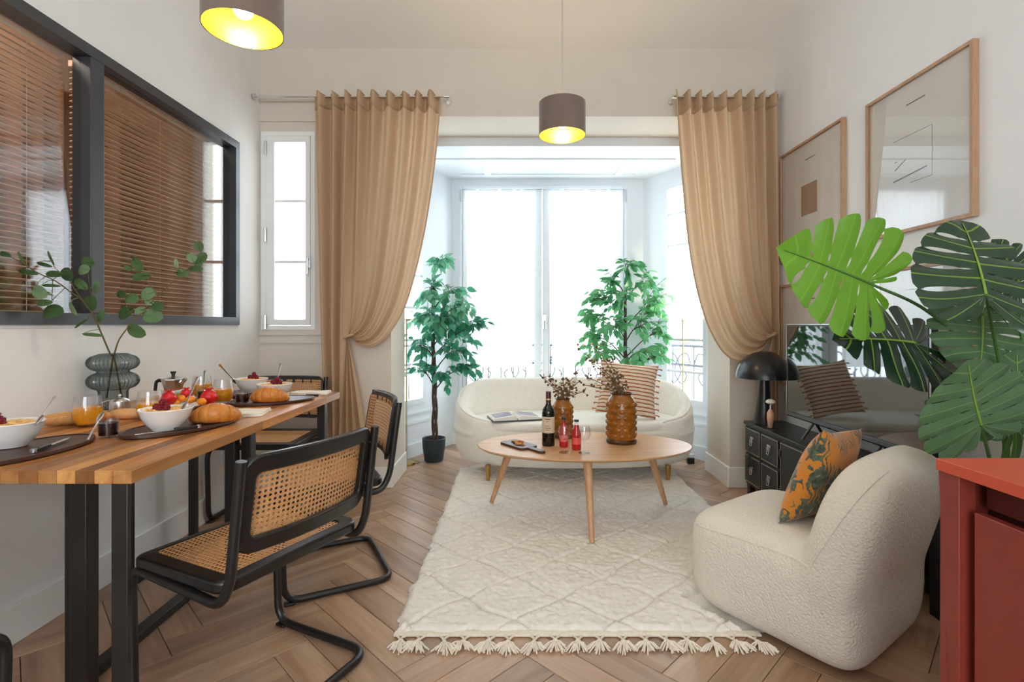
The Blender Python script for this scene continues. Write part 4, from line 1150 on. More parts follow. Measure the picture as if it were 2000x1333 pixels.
def ficus(lab, x, y, top, blobs, nleaf, mat, seed, xlim, pot=True):
    r = random.Random(seed)
    t = thing('ficus_tree', lab, 'plant', (x, y, 0), 0, 'artificial ficus trees in the bay')
    m = MB(); m.lathe([(0, 0), (.075, 0), (.082, .01), (.098, .12), (.103, .20), (.099, .205), (.092, .20), (.088, .16), (0, .16)], 32); m.build('pot', M['pot'], t)
    m = MB(); m.lathe([(0, .172), (.086, .170), (.08, .165), (0, .16)], 20); m.build('soil', M['soil'], t)
    zt = top-.12
    for k in range(3):
        ph = 2*PI*k/3; path = []
        for i in range(60):
            z = .16+(zt-.16)*i/59; q = min(1, i/40); rad = .020*(1-.55*q)
            a = ph+z*9.5; path.append((rad*math.cos(a)+.008*math.sin(z*4), rad*math.sin(a), z))
        m = MB(); m.tube(path, lambda s: .0125*(1-.6*s), 8); m.build('trunk', M['bark'], t)
    proto = None; cnt = 0; more = MB(); tw = MB(); nb = len(blobs); wsum = sum(b_[3] for b_ in blobs)
    for (bx, by, bz, wt, rx_, rz_) in blobs:
        # branch from the trunk to the cluster, then twigs with leaves
        h0 = max(.55, min(zt, bz-abs(bx)*.55-.05))
        start = Vector((0, 0, h0)); c = Vector((bx, by, bz))
        mid = (start+c)/2+Vector((0, 0, .05))
        main = smooth_path([start, mid, c], 6); tw.tube(main, lambda s: .006*(1-.6*s), 6)
        want = int(nleaf*wt/wsum)+1; got = 0; tries = 0
        while got < want and tries < want*4:
            tries += 1
            s0 = main[r.randrange(len(main)//3, len(main))]
            e = c+Vector((r.gauss(0, rx_*1.15), r.gauss(0, rx_), r.gauss(0, rz_)))
            if e.y+y > 5.0: e.y = 5.0-y
            e.x = min(max(e.x, xlim[0], -.57-(5.16-e.y-y)*.574-x), xlim[1], 1.18+(5.16-e.y-y)*.606-x)
            path = smooth_path([s0, (s0+e)/2+Vector((0, 0, .035)), e+Vector((0, 0, -.01))], 5); tw.tube(path, .0019, 4)
            out = (e-s0); out = out.normalized() if out.length > 1e-3 else Vector((1, 0, 0))
            nl = r.randint(4, 7)
            for w_ in range(nl):
                f = .25+.75*w_/(nl-1); i0 = min(len(path)-2, int(f*(len(path)-1))); p = path[i0].lerp(path[i0+1], min(1, f*(len(path)-1)-i0))
                sd = out.cross(Vector((0, 0, 1))); sd = sd.normalized() if sd.length > .05 else Vector((1, 0, 0))
                d = out*r.uniform(.5, 1.1)+sd*((1 if w_ % 2 else -1)*r.uniform(.3, 1.0)*(0 if w_ == nl-1 else 1))+Vector((r.gauss(0, .2), r.gauss(0, .2), r.uniform(-1.0, -.05))); d.normalize()
                up = Vector((r.gauss(0, .35), -.6+r.gauss(0, .4), .8+r.gauss(0, .3)))
                xa = d.cross(up)
                if xa.length < .05: continue
                xa.normalize(); za = xa.cross(d)
                R = Matrix((xa, d, za)).transposed(); sc = r.uniform(.070, .105)
                p = p+d*.006; end = p+d*sc
                if end.x < xlim[0]-.03 or end.x > xlim[1]+.05 or end.y+y > 5.07 or end.x+x > 1.24+(5.16-end.y-y)*.606 or end.x+x < -.63-(5.16-end.y-y)*.574: continue
                k = (sc*r.uniform(.85, 1.1), sc, sc); got += 1; cnt += 1
                if cnt > 296:
                    more.add([R @ Vector((v[0]*k[0], v[1]*k[1], v[2]*k[2]))+p for v in flm.v], flm.f)
                elif proto is None:
                    proto = flm.build('leaf', mat, t, auto=0); o = proto
                    o.location = p; o.rotation_mode = 'QUATERNION'; o.rotation_quaternion = R.to_quaternion(); o.scale = (sc, sc, sc)
                else: instance('leaf', proto, t, p, R, k)
    if more.v: more.build('leaves', mat, t, auto=0, clean=False, kind='stuff')
    tw.build('twigs', M['bark'], t, kind='stuff')
    print('ficus leaves', cnt)
def bl(px, py, Y, x0, y0): p = P(px, py, Y); return (p.x-x0, Y-y0, p.z)
fx, fy = -.735, 4.52
B = []
for (px, py, wt, rx_, rz_, dy) in ((862, 515, 1.0, .05, .07, 0), (838, 572, 1.1, .08, .07, -.05), (888, 572, 1.0, .08, .06, .03), (905, 598, 1.3, .07, .07, -.04), (822, 620, 1.6, .09, .08, 0), (860, 625, 1.4, .09, .08, -.12), (900, 635, 1.5, .08, .08, .05), (940, 632, .8, .05, .05, 0), (815, 675, 1.1, .07, .08, -.05), (895, 690, 1.3, .08, .07, -.02), (905, 722, .8, .05, .05, -.02), (815, 725, .8, .06, .05, 0), (868, 735, .5, .06, .04, -.08)):
    q = bl(px, py, fy+dy, fx, fy); B.append((q[0], q[1], q[2], wt, rx_, rz_))
ficus('artificial ficus tree with braided trunk in a charcoal pot, left of the sofa', fx, fy, 1.80, B, 700, M['ficus'], 11, (-.27, .52))
fx2, fy2 = 1.02, 4.80
B = []
for (px, py, wt, rx_, rz_, dy) in ((1222, 525, 1.0, .05, .06, 0), (1190, 550, .8, .06, .06, 0), (1262, 555, 1.1, .07, .07, 0), (1160, 575, 1.0, .07, .05, -.05), (1215, 585, 1.3, .09, .08, -.1), (1290, 590, 1.1, .06, .07, 0), (1140, 612, .8, .06, .05, 0), (1195, 640, 1.4, .09, .08, -.1), (1255, 640, 1.4, .09, .09, -.05), (1300, 645, 1.0, .05, .08, 0), (1155, 655, .8, .07, .06, 0), (1180, 690, 1.0, .08, .06, -.02), (1245, 695, 1.4, .10, .06, -.05), (1300, 690, 1.0, .06, .05, 0)):
    q = bl(px, py, fy2+dy, fx2, fy2); B.append((q[0], q[1], q[2], wt, rx_, rz_))
ficus('artificial ficus tree standing behind the right end of the sofa', fx2, fy2, 1.74, B, 720, M['ficus2'], 23, (-.5, .40))

# ------------------------------------------------------------------ monstera
M['mon_light'] = leafmat('monstera_light', srgb(74, 132, 26), srgb(112, 164, 44), .35, .45, vein=srgb(120, 176, 60))
M['mon_dark'] = leafmat('monstera_dark', srgb(14, 38, 20), srgb(28, 62, 30), .12, .25, .7, vein=srgb(126, 158, 52))
M['mon_dull'] = leafmat('monstera_underside', srgb(78, 110, 72), srgb(110, 142, 102), .25, .5, .3, vein=srgb(126, 158, 92))
M['stemgreen'] = plain('petiole_green', srgb(74, 112, 50), .5, var=.1)
def mon_leaf(wm, fold, droop, nlobe=7, slit=.5, seed=0, notch=.40):
    """leaf of length 1 along +y from the petiole joint, normal +z"""
    r = random.Random(seed)
    out = smooth_path([(.02, -.12, 0), (.17, -.35, 0), (.42, -.36, 0), (.61, -.16, 0), (.66, .14, 0), (.60, .44, 0), (.43, .72, 0), (.20, .93, 0), (.0, 1.05, 0)], 10)
    Ls = [0]
    for a, c in zip(out[:-1], out[1:]): Ls.append(Ls[-1]+(c-a).length)
    def O(s):
        d = s*Ls[-1]
        for i in range(len(out)-1):
            if d <= Ls[i+1] or i == len(out)-2:
                f = (d-Ls[i])/max(1e-9, Ls[i+1]-Ls[i]); return out[i].lerp(out[i+1], min(1, f))
    def rib(s): return Vector((0, max(0, (s-.36)/.64)**1.05*.97, 0))
    m = MB()
    for sg in (1, -1):
        kinds = [r.random() < (.30 if sg > 0 else .55) for _ in range(8)]; bounds = [0, .16, .30, .43, .56, .69, .82, 1.0]; bounds = [q if q in (0, 1.0) else q+r.uniform(-.012, .012) for q in bounds]
        for k in range(len(bounds)-1):
            s0, s1 = bounds[k], bounds[k+1]; ds = s1-s0
            def gap(t, edge):
                if edge <= 0 or edge >= 1: return 0
                g = 0; kd = kinds[bounds.index(edge)]
                if kd and t > notch-.08:      # an oblong hole that stays closed at the margin
                    u_ = (t-notch+.08)/(.90-notch+.08)
                    return ds*.17*slit/.5*math.sin(PI*u_)**.6 if 0 < u_ < 1 else 0
                if t > notch: g = ds*(.05+.16*((t-notch)/(1-notch))**1.4)*slit/.5*min(1, (t-notch)/.08)
                elif .12 < t < .24: g = ds*.15*math.sin(PI*(t-.12)/.12)
                return min(g, ds*.42)
            nt_, nq = 14, 6
            base = len(m.v); vs = []; 
            for i in range(nt_+1):
                t = i/nt_
                for j in range(nq+1):
                    q = j/nq
                    a = s0+gap(t, s0)/2*2*.5; c = s1-gap(t, s1)/2*2*.5
                    s = a+(c-a)*q
                    A = rib(s); B_ = O(s); mid = (A+B_)/2+Vector((0, -.05*(1-s), 0))
                    p = A*(1-t)**2+mid*2*t*(1-t)+B_*t*t
                    # rounded lobe tips
                    if t > .8: p = p+(O((s0+s1)/2)-p)*0-Vector((0, 0, 0)); 
                    shrink = 1-.10*max(0, (t-.75)/.25)*(abs(q-.5)*2)**3
                    p = A+(p-A)*shrink
                    x = p.x*wm*sg; y = p.y
                    z = fold*abs(x)-droop*y*abs(y)-.18*droop*(x*x)*2+.022*math.sin(PI*(q))*t-.012*t*math.cos(2*PI*q)
                    vs.append((x, y, z)); 
            fs = []
            for i in range(nt_):
                for j in range(nq):
                    a = i*(nq+1)+j; f = (a, a+1, a+nq+2, a+nq+1); fs.append(f if sg > 0 else f[::-1])
            b0 = m.add(vs, fs)
            for i in range(nt_+1):
                for j in range(nq+1): m.uv[b0+i*(nq+1)+j] = (i/nt_, abs(j/nq-.5)*1.0*(.5+i/nt_*.5))
    mr = [(0, .97*k/16, -droop*(.97*k/16)**2+.006) for k in range(17)]
    return m, mr
PX, PY_ = 1.795, 2.02
mon = thing('monstera_plant', 'artificial monstera with large split leaves in a black planter by the picture wall', 'plant', (PX, PY_, 0))
m = MB()
m.ring([(-.085, -.105), (.085, -.105), (.085, .105), (-.085, .105)], [(-.077, -.097), (.077, -.097), (.077, .097), (-.077, .097)], .0, .46); m.box(-.077, .077, -.097, .097, .0, .02)
m.build('planter', plain('matte_black', srgb(20, 20, 21), .5), mon, smooth=False, bevel=.003)
MB().box(-.077, .077, -.097, .097, .36, .42).build('soil', M['soil'], mon, smooth=False)
def mleaf(bp, tp, Y0, Y1, wm, mat, fold=.15, droop=.2, slit=.5, seed=0, facing=(0, -1, .15), ctrl=None, root=(0, 0), notch=.42):
    A, B_ = P(bp[0], bp[1], Y0), P(tp[0], tp[1], Y1)
    yax = (B_-A); L = yax.length; yax.normalize()
    n = Vector(facing); n = (n-yax*n.dot(yax)).normalized(); xax = yax.cross(n)
    m, mr = mon_leaf(wm, fold, droop, slit=slit, seed=seed, notch=notch)
    Mx = Matrix((xax, yax, n)).transposed()
    off = A-Vector((PX, PY_, 0))
    f = lambda v: Mx @ (Vector(v)*L)+off
    q = MB(); q.uv = m.uv; q.f = m.f; q.v = [tuple(f(v)) for v in m.v]
    lf = q.build('leaf', mat, mon, clean=False, auto=0)
    mb = MB(); mb.tube([f(v) for v in mr], lambda t: .0042*(1-.7*t), 6); o = mb.build('midrib', M['mon_rib'] if mat is not M['mon_light'] else M['stemgreen'], mon); o.parent = lf
    rt = Vector((root[0], root[1], .40)); 
    pts = [rt]+[P(c[0], c[1], c[2])-Vector((PX, PY_, 0)) for c in (ctrl or [])]+[off]
    pts = smooth_path(pts, 10)
    mb = MB(); mb.tube(pts, lambda t: .0085*(1-.45*t), 8); mb.build('petiole', M['stemgreen'], mon)
M['mon_rib'] = plain('midrib_green', srgb(134, 164, 60), .5)
mleaf((1692, 551), (1541, 487), 1.72, 1.62, .90, M['mon_light'], fold=.08, droop=.10, seed=1, facing=(.1, -1, -.1), ctrl=[(1968, 880, 1.93), (1890, 690, 1.86), (1808, 606, 1.80)], root=(-.02, -.02))
mleaf((1925, 576), (1893, 418), 1.62, 1.78, .88, M['mon_dark'], fold=-.10, droop=.12, slit=.62, seed=2, facing=(-.1, -1, .55), ctrl=[(1985, 880, 1.90), (1950, 700, 1.74)], root=(.0, -.03), notch=.34)
mleaf((1786, 670), (1652, 650), 1.86, 1.80, 1.0, M['mon_dark'], fold=-.10, droop=.15, slit=.66, seed=3, facing=(-.1, -1, .7), ctrl=[(1962, 885, 1.95), (1900, 740, 1.92)], root=(-.03, .02), notch=.34)
mleaf((1916, 830), (1878, 706), 1.70, 1.66, 1.24, M['mon_dull'], fold=-.14, droop=-.10, slit=.14, seed=4, facing=(-.15, -1, .2), ctrl=[(1935, 920, 1.80)], root=(.02, -.05), notch=.5)
mleaf((1918, 618), (1926, 735), 1.80, 1.75, 1.15, M['mon_dull'], fold=-.1, droop=.2, slit=.45, seed=5, facing=(-.2, -1, .3), ctrl=[(1990, 880, 1.90), (1972, 700, 1.90)], root=(.03, .02))
mleaf((1992, 560), (1956, 470), 1.76, 1.74, 1.0, M['mon_dark'], fold=-.1, droop=.15, slit=.55, seed=6, facing=(-.2, -1, .4), ctrl=[(1990, 800, 1.82)], root=(.04, .03))
mleaf((1982, 820), (1994, 690), 1.76, 1.74, 1.0, M['mon_dull'], fold=-.1, droop=.1, slit=.4, seed=7, facing=(-.3, -1, .2), ctrl=[(1976, 900, 1.82)], root=(.04, -.01))

# ------------------------------------------------------------------ floor lamps
for (x, y, lab) in ((1.495, 4.62, 'slim brass uplighter floor lamp behind the right sofa arm'), (-.955, 4.42, 'slim brass floor lamp half hidden by the left pier, its round base by the pot')):
    t = thing('floor_lamp', lab, 'lamp', (x, y, 0), 0, 'slim brass floor lamps in the bay')
    m = MB(); m.lathe([(0, 0), (.075, 0), (.078, .006), (.07, .014), (.012, .02), (0, .02)], 32); m.build('base', M['brass'], t)
    m = MB(); m.tube([(0, 0, .015), (0, 0, 1.235)], .0075, 12); m.build('pole', M['brasslight'], t)
    m = MB(); m.lathe([(0, 1.232), (.02, 1.232), (.068, 1.246), (.070, 1.250), (.064, 1.250), (.02, 1.240), (0, 1.240)], 28); m.build('dish', M['brass'], t)
    if x > 0:
        m = MB(); m.lathe([(0, 1.2415), (.05, 1.2475), (.03, 1.252), (0, 1.252)], 20); m.build('diffuser', emit('lamp_glow', (1, .88, .68, 1), 160), t)
    m = MB(); m.tube(smooth_path([(.0, .01, .02), (.03, -.02, .012), (.09, .0, .004), (.10, .06, .004), (.02, .12, .004)], 6), .003, 6); m.build('cable', M['brasslight'] if x < 0 else M['black'], t)
t = thing('socket_adapter', 'small white and black plug adapter on the floor by the right pier', 'adapter', (1.50, 4.43, 0))
MB().box(-.03, .03, -.02, .02, .001, .05).build('body', M['black'], t, bevel=.006)
MB().box(-.012, .03, -.018, .018, .05, .085).build('plug', M['white'], t, bevel=.006)

# ------------------------------------------------------------------ coffee table still life
def vase_amber(lab, x, y, h, r):
    t = thing('amber_vase', lab, 'vase', (x, y, CZ), 0, 'amber ceramic vases')
    am = plain('amber_glaze', srgb(148, 90, 26), .22, var=.3, vscale=16); dk = plain('brown_glaze', srgb(74, 46, 24), .3, var=.1)
    m = MB(); m.lathe([(0, .0), (r*.9, .0), (r*.92, h*.03), (r*.90, h*.09), (r*.93, h*.12), (r*.95, h*.5), (r*.92, h*.80), (r*.80, h*.88), (r*.66, h*.93), (r*.64, h*.97), (r*.70, h), (r*.62, h), (r*.58, h*.93), (r*.8, h*.84), (r*.84, h*.3), (0, h*.06)], 40)
    m.build('body', am, t)
    m = MB(); m.lathe([(r*.90, 0.001), (r*.97, h*.01), (r*1.0, h*.05), (r*.94, h*.085), (r*.90, h*.09)], 40, rib=lambda a, z: 1+.02*math.sin(a*16)); m.build('foot_ring', dk, t)
    m = MB(); m.lathe([(r*.63, h*.965), (r*.72, h*.975), (r*.73, h*1.0), (r*.62, h*1.003)], 40); m.build('rim', dk, t)
    m = MB(); rows, n = 6, 11
    for i in range(rows):
        z = h*(.17+.60*i/(rows-1)); rr = r*.945
        for k in range(n):
            a = 2*PI*(k+.5*(i % 2))/n
            R = Matrix.Rotation(a, 3, 'Z')
            m.ell((rr*math.cos(a), rr*math.sin(a), z), (r*.09, r*.215, h*.048), 10, 6, R)
    m.build('knob_relief', am, t)
vase_amber('large amber ceramic vase with knobbly relief on the coffee table, right of the bottles', .665, 3.27, .318, .097)
vase_amber('smaller amber ceramic vase with knobbly relief behind the wine bottle', .305, 3.42, .262, .070)
dry1, dry2 = plain('dry_stem', srgb(132, 106, 74), .9, var=.2), plain('dry_pod', srgb(104, 80, 60), .9, var=.3)
dry3 = plain('dry_bloom', srgb(222, 206, 178), .9, var=.1)
def dried(lab, base, Y, tips, seed):
    r = random.Random(seed)
    b0 = Vector(base)
    t = thing('dried_branch', lab, 'dried flowers', base, 0, 'dried sprays in the amber vases')
    for (px, py, dy) in tips:
        e = P(px, py, Y+dy)-b0
        s = Vector((r.uniform(-.015, .015), r.uniform(-.015, .015), -.08))
        mid = (s+e)*.5+Vector((-.15*e.x, 0, .03))
        path = smooth_path([s, Vector((s.x*1.3, s.y*1.3, .01)), mid, e], 8); m = MB(); m.tube(path, lambda q: .0046*(1-.5*q), 5); 
        pods = MB(); bl_ = MB()
        for k in range(15):
            p = path[r.randrange(len(path)//3, len(path))]
            d = Vector((r.gauss(0, 1), r.gauss(0, .6), r.uniform(-.2, 1))).normalized()*r.uniform(.02, .05)
            m.tube([p, p+d*.6+Vector((0, 0, .004)), p+d], .0011, 4)
            (pods if r.random() < .55 else bl_).ell(p+d, (.0075, .0075, .008), 6, 4)
        for k in range(7):
            p = path[r.randrange(len(path)//3, len(path))]; d = Vector((r.gauss(0, 1), r.gauss(0, .5), r.uniform(-.1, 1))).normalized()
            m.tube([p, p+d*.015, p+d*.034], lambda q: .0012+.005*math.sin(PI*min(1, .15+q*.85)), 5)
        pods.ell(e, (.008, .008, .009), 6, 4)
        m.build('stem', dry1, t); pods.build('pods', dry2, t, kind='stuff')
        if bl_.v: bl_.build('blooms', dry3, t, kind='stuff')
dried('tall spray of dried branches in the large amber vase', (.665, 3.27, CZ+.316), 3.27, ((1130, 682, 0), (1165, 678, .05), (1152, 705, -.03), (1190, 705, .04), (1205, 728, 0), (1140, 752, -.04), (1148, 738, .02), (1180, 735, .06), (1200, 750, -.05)), 5)
dried('fine spray of dried pods in the smaller amber vase', (.305, 3.42, CZ+.26), 3.42, ((1060, 738, 0), (1075, 745, .03), (1100, 740, -.03), (1125, 728, .02), (1132, 745, -.02), (1140, 765, .03), (1120, 752, 0), (1095, 758, .02)), 8)

# wine bottle
t = thing('wine_bottle', 'dark red-wine bottle with cream label on the coffee table', 'bottle', (.195, 3.19, CZ))
dg_ = plain('bottle_glass', srgb(16, 20, 18), .08, spec=.6)
m = MB(); m.lathe([(0, .0), (.038, .0), (.0405, .006), (.0405, .205), (.037, .225), (.020, .248), (.0155, .262), (.015, .33), (0, .33)], 32); m.build('body', dg_, t)
m = MB(); m.lathe([(.0162, .268), (.0162, .333), (.0155, .336), (0, .336)], 24); m.build('capsule', plain('capsule', srgb(74, 30, 30), .4), t)
m = MB(); m.lathe([(.0165, .283), (.0165, .292)], 24); m.build('capsule_band', M['brasslight'], t)
def arc_panel(r, a0, a1, z0, z1, n=14):
    m = MB(); m.grid(lambda u, v: Vector((r*math.cos(a0+(a1-a0)*u), r*math.sin(a0+(a1-a0)*u), z0+(z1-z0)*v)), n, 1); return m
arc_panel(.0411, math.radians(-165), math.radians(-25), .082, .182).build('label', plain('cream_label', srgb(216, 196, 166), .7), t)
m = MB()
for (z, a0, a1, hh) in ((.165, -125, -75, .006), (.152, -115, -88, .003), (.125, -120, -82, .003), (.112, -128, -72, .003), (.10, -115, -85, .003)):
    q = arc_panel(.0415, math.radians(a0), math.radians(a1), z, z+hh, 8); m.add(q.v, q.f)
m.build('label_print', plain('label_ink', srgb(120, 84, 60), .7), t)

redj = plain('red_drink', srgb(214, 40, 40), .12, spec=.6, sss=0); redj.node_tree.nodes['Principled BSDF'].inputs['Transmission Weight'].default_value = .25
for (x, y, lab) in ((.287, 3.15, 'small bottle of red drink, left of the pair on the coffee table'), (.357, 3.08, 'small bottle of red drink, right of the pair on the coffee table')):
    t = thing('drink_bottle', lab, 'bottle', (x, y, CZ), 0, 'small bottles of red drink')
    m = MB(); m.lathe([(0, .001), (.025, .001), (.028, .006), (.028, .085), (.0245, .105), (.0145, .135), (.0125, .15), (0, .15)], 28); m.build('drink', redj, t)
    m = MB(); m.lathe([(.0135, .14), (.0125, .172), (0, .172)], 20); m.build('neck', clear_glass('bottle_neck', (.95, .9, .9, 1), 1.5), t)
    m = MB(); m.lathe([(.014, .168), (.0145, .178), (.012, .181), (0, .181)], 20, rib=lambda a, z: 1+.04*math.sin(18*a)); m.build('cap', plain('dark_cap', srgb(70, 72, 76), .35, .7), t)
    m = arc_panel(.0283, math.radians(-150), math.radians(-30), .035, .075); m.build('label', plain('red_label', srgb(236, 90, 80), .5), t)

M['wineglass'] = clear_glass('wine_glass', (.985, .985, .985, 1), 1.5, 0, .02)
for (x, y, lab) in ((.278, 3.005, 'empty stemmed wine glass in front of the left red bottle'), (.392, 2.995, 'empty stemmed wine glass in front of the right red bottle')):
    t = thing('wine_glass', lab, 'glass', (x, y, CZ), 0, 'empty wine glasses')
    m = MB(); m.lathe([(0, 0), (.034, 0), (.034, .002), (.008, .006), (.0045, .014), (.004, .06), (.007, .07), (.028, .085), (.0375, .11), (.036, .135), (.031, .158), (.0300, .158), (.035, .134), (.036, .11), (.027, .088), (0, .074)], 32); m.build('glass', M['wineglass'], t)

# serving paddle and crackers
t = thing('serving_board', 'dark wooden serving paddle at the left front of the coffee table', 'board', (.035, 3.14, CZ), math.atan2(-.29, .22))
pl = [(x, y) for x, y in rrect(.235, .135, .03, 5, -.045, 0)]
m = MB(); m.prism(pl, 0, .014); m.build('board', M['darkwood'], t, bevel=.003)
m = MB(); m.prism(rrect(.15, .042, .018, 5, .125, 0), .0005, .0135); m.build('handle', M['darkwood'], t, bevel=.003)
crk = [plain('cracker', srgb(206, 150, 84), .8, var=.15, vscale=80), plain('cracker_dark', srgb(168, 100, 50), .8, var=.2, vscale=80)]
r = random.Random(3)
for k in range(26):
    q = r.uniform(0, 1)**.6; a = r.uniform(0, 2*PI); x, y = .06*q*math.cos(a), .040*q*math.sin(a)
    o = MB(); pts2 = rrect(r.uniform(.016, .026), r.uniform(.012, .018), .005, 3); o.prism(pts2, -.003, .003)
    ca, sa = math.cos(t.rotation_euler.z), math.sin(t.rotation_euler.z); X_, Y_ = -.045+x, y
    ob = o.build('cracker', crk[k % 2], None, bevel=.001)
    ob.location = (t.location.x+X_*ca-Y_*sa, t.location.y+X_*sa+Y_*ca, CZ+.0175+.016*(1-q)*r.random()); ob.rotation_euler = (r.gauss(0, .12), r.gauss(0, .12), r.uniform(0, 3))
    tag(ob, 'small golden nibble in the heap on the dark serving paddle', 'snack', 'nibbles heaped on the serving paddle')

# open book on the sofa
t = thing('open_book', 'large open picture book lying on the left sofa seat', 'book', (-.02, 4.02, .468), math.radians(14))
MB().box(-.20, .20, -.125, .125, .0, .004).build('cover', plain('dark_cover', srgb(50, 50, 56), .5), t, bevel=.002)
pm = NT('photo_page'); v = pm.coord(); nz = pm.noise(v, 14, 4, .6, 1.0)
pm.l(pm.ramp(nz.outputs[0], [(.3, srgb(60, 62, 96)), (.45, srgb(120, 116, 150)), (.58, srgb(176, 160, 170)), (.7, srgb(96, 120, 150))]), pm.b.inputs['Base Color']); pm.set(Roughness=.35)
for s in (-1, 1):
    m = MB(); fn = lambda u, v, z0=0: Vector((s*(.004+.19*u), -.118+.236*v, .006+.030*(1-u)**.5*min(1, u*8)*(1-.3*u)+.006+z0))
    m.grid(lambda u, v: fn(u, v), 14, 2); bt = MB(); 
    m.grid(lambda u, v: Vector((s*(.004+.19*u), -.118+.236*v, .0045)), 14, 2)
    for vv in (0, 1):
        m.grid(lambda u, v: fn(u, vv)*(1-v)+Vector((s*(.004+.19*u), -.118+.236*vv, .0045))*v, 14, 1)
    m.grid(lambda u, v: fn(1, u)*(1-v)+Vector((s*.194, -.118+.236*u, .0045))*v, 2, 1)
    m.build('page_block', M['paper'], t)
    m = MB(); m.grid(lambda u, v: fn(.10+.78*u, .12+.76*v, .0008), 12, 2); m.build('photo', pm.m, t)

# ------------------------------------------------------------------ breakfast on the dining table
TT = TZ+.0002; PT = TZ+.0142
def board(lab, x, y, d, a=.205, b_=.118):
    t = thing('wooden_platter', lab, 'platter', (x, y, TT), math.atan2(d[1], d[0]), 'dark oval place platters')
    m = MB(); N = 48; el = lambda k, q: (a*q*math.cos(2*PI*k/N), b_*q*math.sin(2*PI*k/N))
    m.prism([el(k, 1) for k in range(N)], .004, .012)
    m.ring([el(k, 1) for k in range(N)], [el(k, .95) for k in range(N)], .012, .0145)
    m.prism([el(k, .93) for k in range(N)], .0, .004); m.build('platter', M['darkwood'], t, bevel=.0012, seg=1)
board('dark oval wooden platter at the left edge, under the nearest bowl', -1.425, 1.475, (.05, 1), .205, .115)
board('dark oval wooden platter under the middle bowl and near croissant', -1.196, 1.834, (.35, .94))
board('dark oval wooden platter under the far croissant', -1.17, 2.45, (.8, .6), .19, .118)
board('dark oval wooden platter under the farthest bowl by the wall', -1.445, 2.70, (.5, .86), .17, .11)
gran = plain('granola', srgb(222, 172, 110), .9, var=.2, vscale=60, bump=.6, bscale=60, bdist=.006)
gran2 = plain('flakes', srgb(236, 190, 120), .8, var=.15, vscale=50); rasp = plain('raspberry', srgb(120, 18, 34), .45, var=.2, vscale=60, bump=.5, bscale=120)
yog = plain('yoghurt', srgb(240, 222, 196), .6)
def bowl(lab, x, y, z, bx, by, seed, where):
    r = random.Random(seed); R = .081; hh = .07
    t = thing('bowl', lab, 'bowl', (x, y, z), 0, 'white breakfast bowls')
    m = MB(); m.lathe([(0, 0), (.04, 0), (.042, .004), (.056, .018), (.070, .042), (.078, .064), (R, hh), (R-.002, hh+.002), (R-.006, hh-.002), (.070, .055), (.060, .035), (0, .02)], 48); m.build('body', M['porcelain'], t)
    m = MB(); m.lathe([(0, .072), (.04, .069), (.066, .062), (.072, .058), (.05, .045), (0, .045)], 32); m.build('granola', gran, t)
    m = MB()
    for k in range(46):
        a = r.uniform(0, 2*PI); q = .064*math.sqrt(r.random()); m.ell((q*math.cos(a), q*math.sin(a), .066+.006*(1-q/.064)), (r.uniform(.005, .009), r.uniform(.004, .007), r.uniform(.003, .005)), 6, 4, Matrix.Rotation(r.uniform(0, 3), 3, 'Z'))
    m.build('flakes', gran2, t, kind='stuff')
    for (dx, dy, dz) in ((0, 0, .0), (.02, .004, .0), (-.018, .008, 0), (.004, .02, .0), (.006, .004, .016)):
        m = MB(); c0 = Vector((bx+dx, by+dy, .078+dz))
        for i in range(4):
            ph = PI*(i+.5)/4; n = max(3, int(7*math.sin(ph)))
            for k in range(n):
                a = 2*PI*k/n+i; m.ell(c0+Vector((.009*math.sin(ph)*math.cos(a), .009*math.sin(ph)*math.sin(a), .010*math.cos(ph))), (.0042, .0042, .0042), 6, 4)
        m.ell(c0, (.009, .009, .010), 8, 6)
        m.v = [(a-c0.x, b_-c0.y, c-c0.z) for a, b_, c in m.v]; ob = m.build('raspberry', rasp); ob.location = Vector((x, y, z))+c0
        tag(ob, 'dark red berry heaped in the granola bowl '+where, 'berry', 'berries in the granola bowl '+where)
    return t
def spoon(lab, base, tip, Lb=.02, flip=1, mat='steel'):
    A, B_ = Vector(base), Vector(tip); t = thing('spoon', lab, 'spoon', base, 0, 'spoons at breakfast')
    d = (B_-A); e = Vector((0, 0, 0)); L = d.length; u = d.normalized()
    sidev = u.cross(Vector((0, 1, .2))).normalized(); nn = sidev.cross(u)
    m = MB(); prof = [(0, .0022), (.3, .0024), (.75, .0040), (.95, .0062), (1, .004)]
    vs = []; fs = []
    for (q, w_) in prof:
        for (a, c) in ((-1, -1), (1, -1), (1, 1), (-1, 1)): vs.append(u*(L*q)+sidev*(w_*a)+nn*(.0009*c))
    for i in range(len(prof)-1):
        for k in range(4): fs.append((i*4+k, i*4+(k+1) % 4, (i+1)*4+(k+1) % 4, (i+1)*4+k))
    fs += [(0, 1, 2, 3), (len(vs)-4, len(vs)-3, len(vs)-2, len(vs)-1)]
    m.add(vs, fs); m.build('handle', M[mat], t)
    m = MB(); MM = Matrix((sidev, u, nn)).transposed(); m.ell(-u*.018, (.012, .020, .004), 12, 6, MM); m.build('spoon_bowl', M[mat], t)
z0 = PT
bowl('white bowl of granola at the left photo edge, on the nearest platter', -1.487, 1.50, z0, -.02, -.03, 1, 'at the left photo edge')
bowl('white bowl of granola with dark berries in the middle of the table', -1.20, 1.75, z0, .0, -.03, 2, 'in the middle of the table')
bowl('white bowl of granola behind the far croissant', -1.178, 2.485, z0, .015, -.02, 3, 'behind the far croissant')
bowl('white bowl of granola farthest along the wall side', -1.41, 2.72, z0, .012, -.015, 4, 'farthest along the wall')
def at(px, py, Y): return tuple(P(px, py, Y))
spoon('spoon standing in the left-edge bowl', at(82, 812, 1.52), at(108, 774, 1.58))
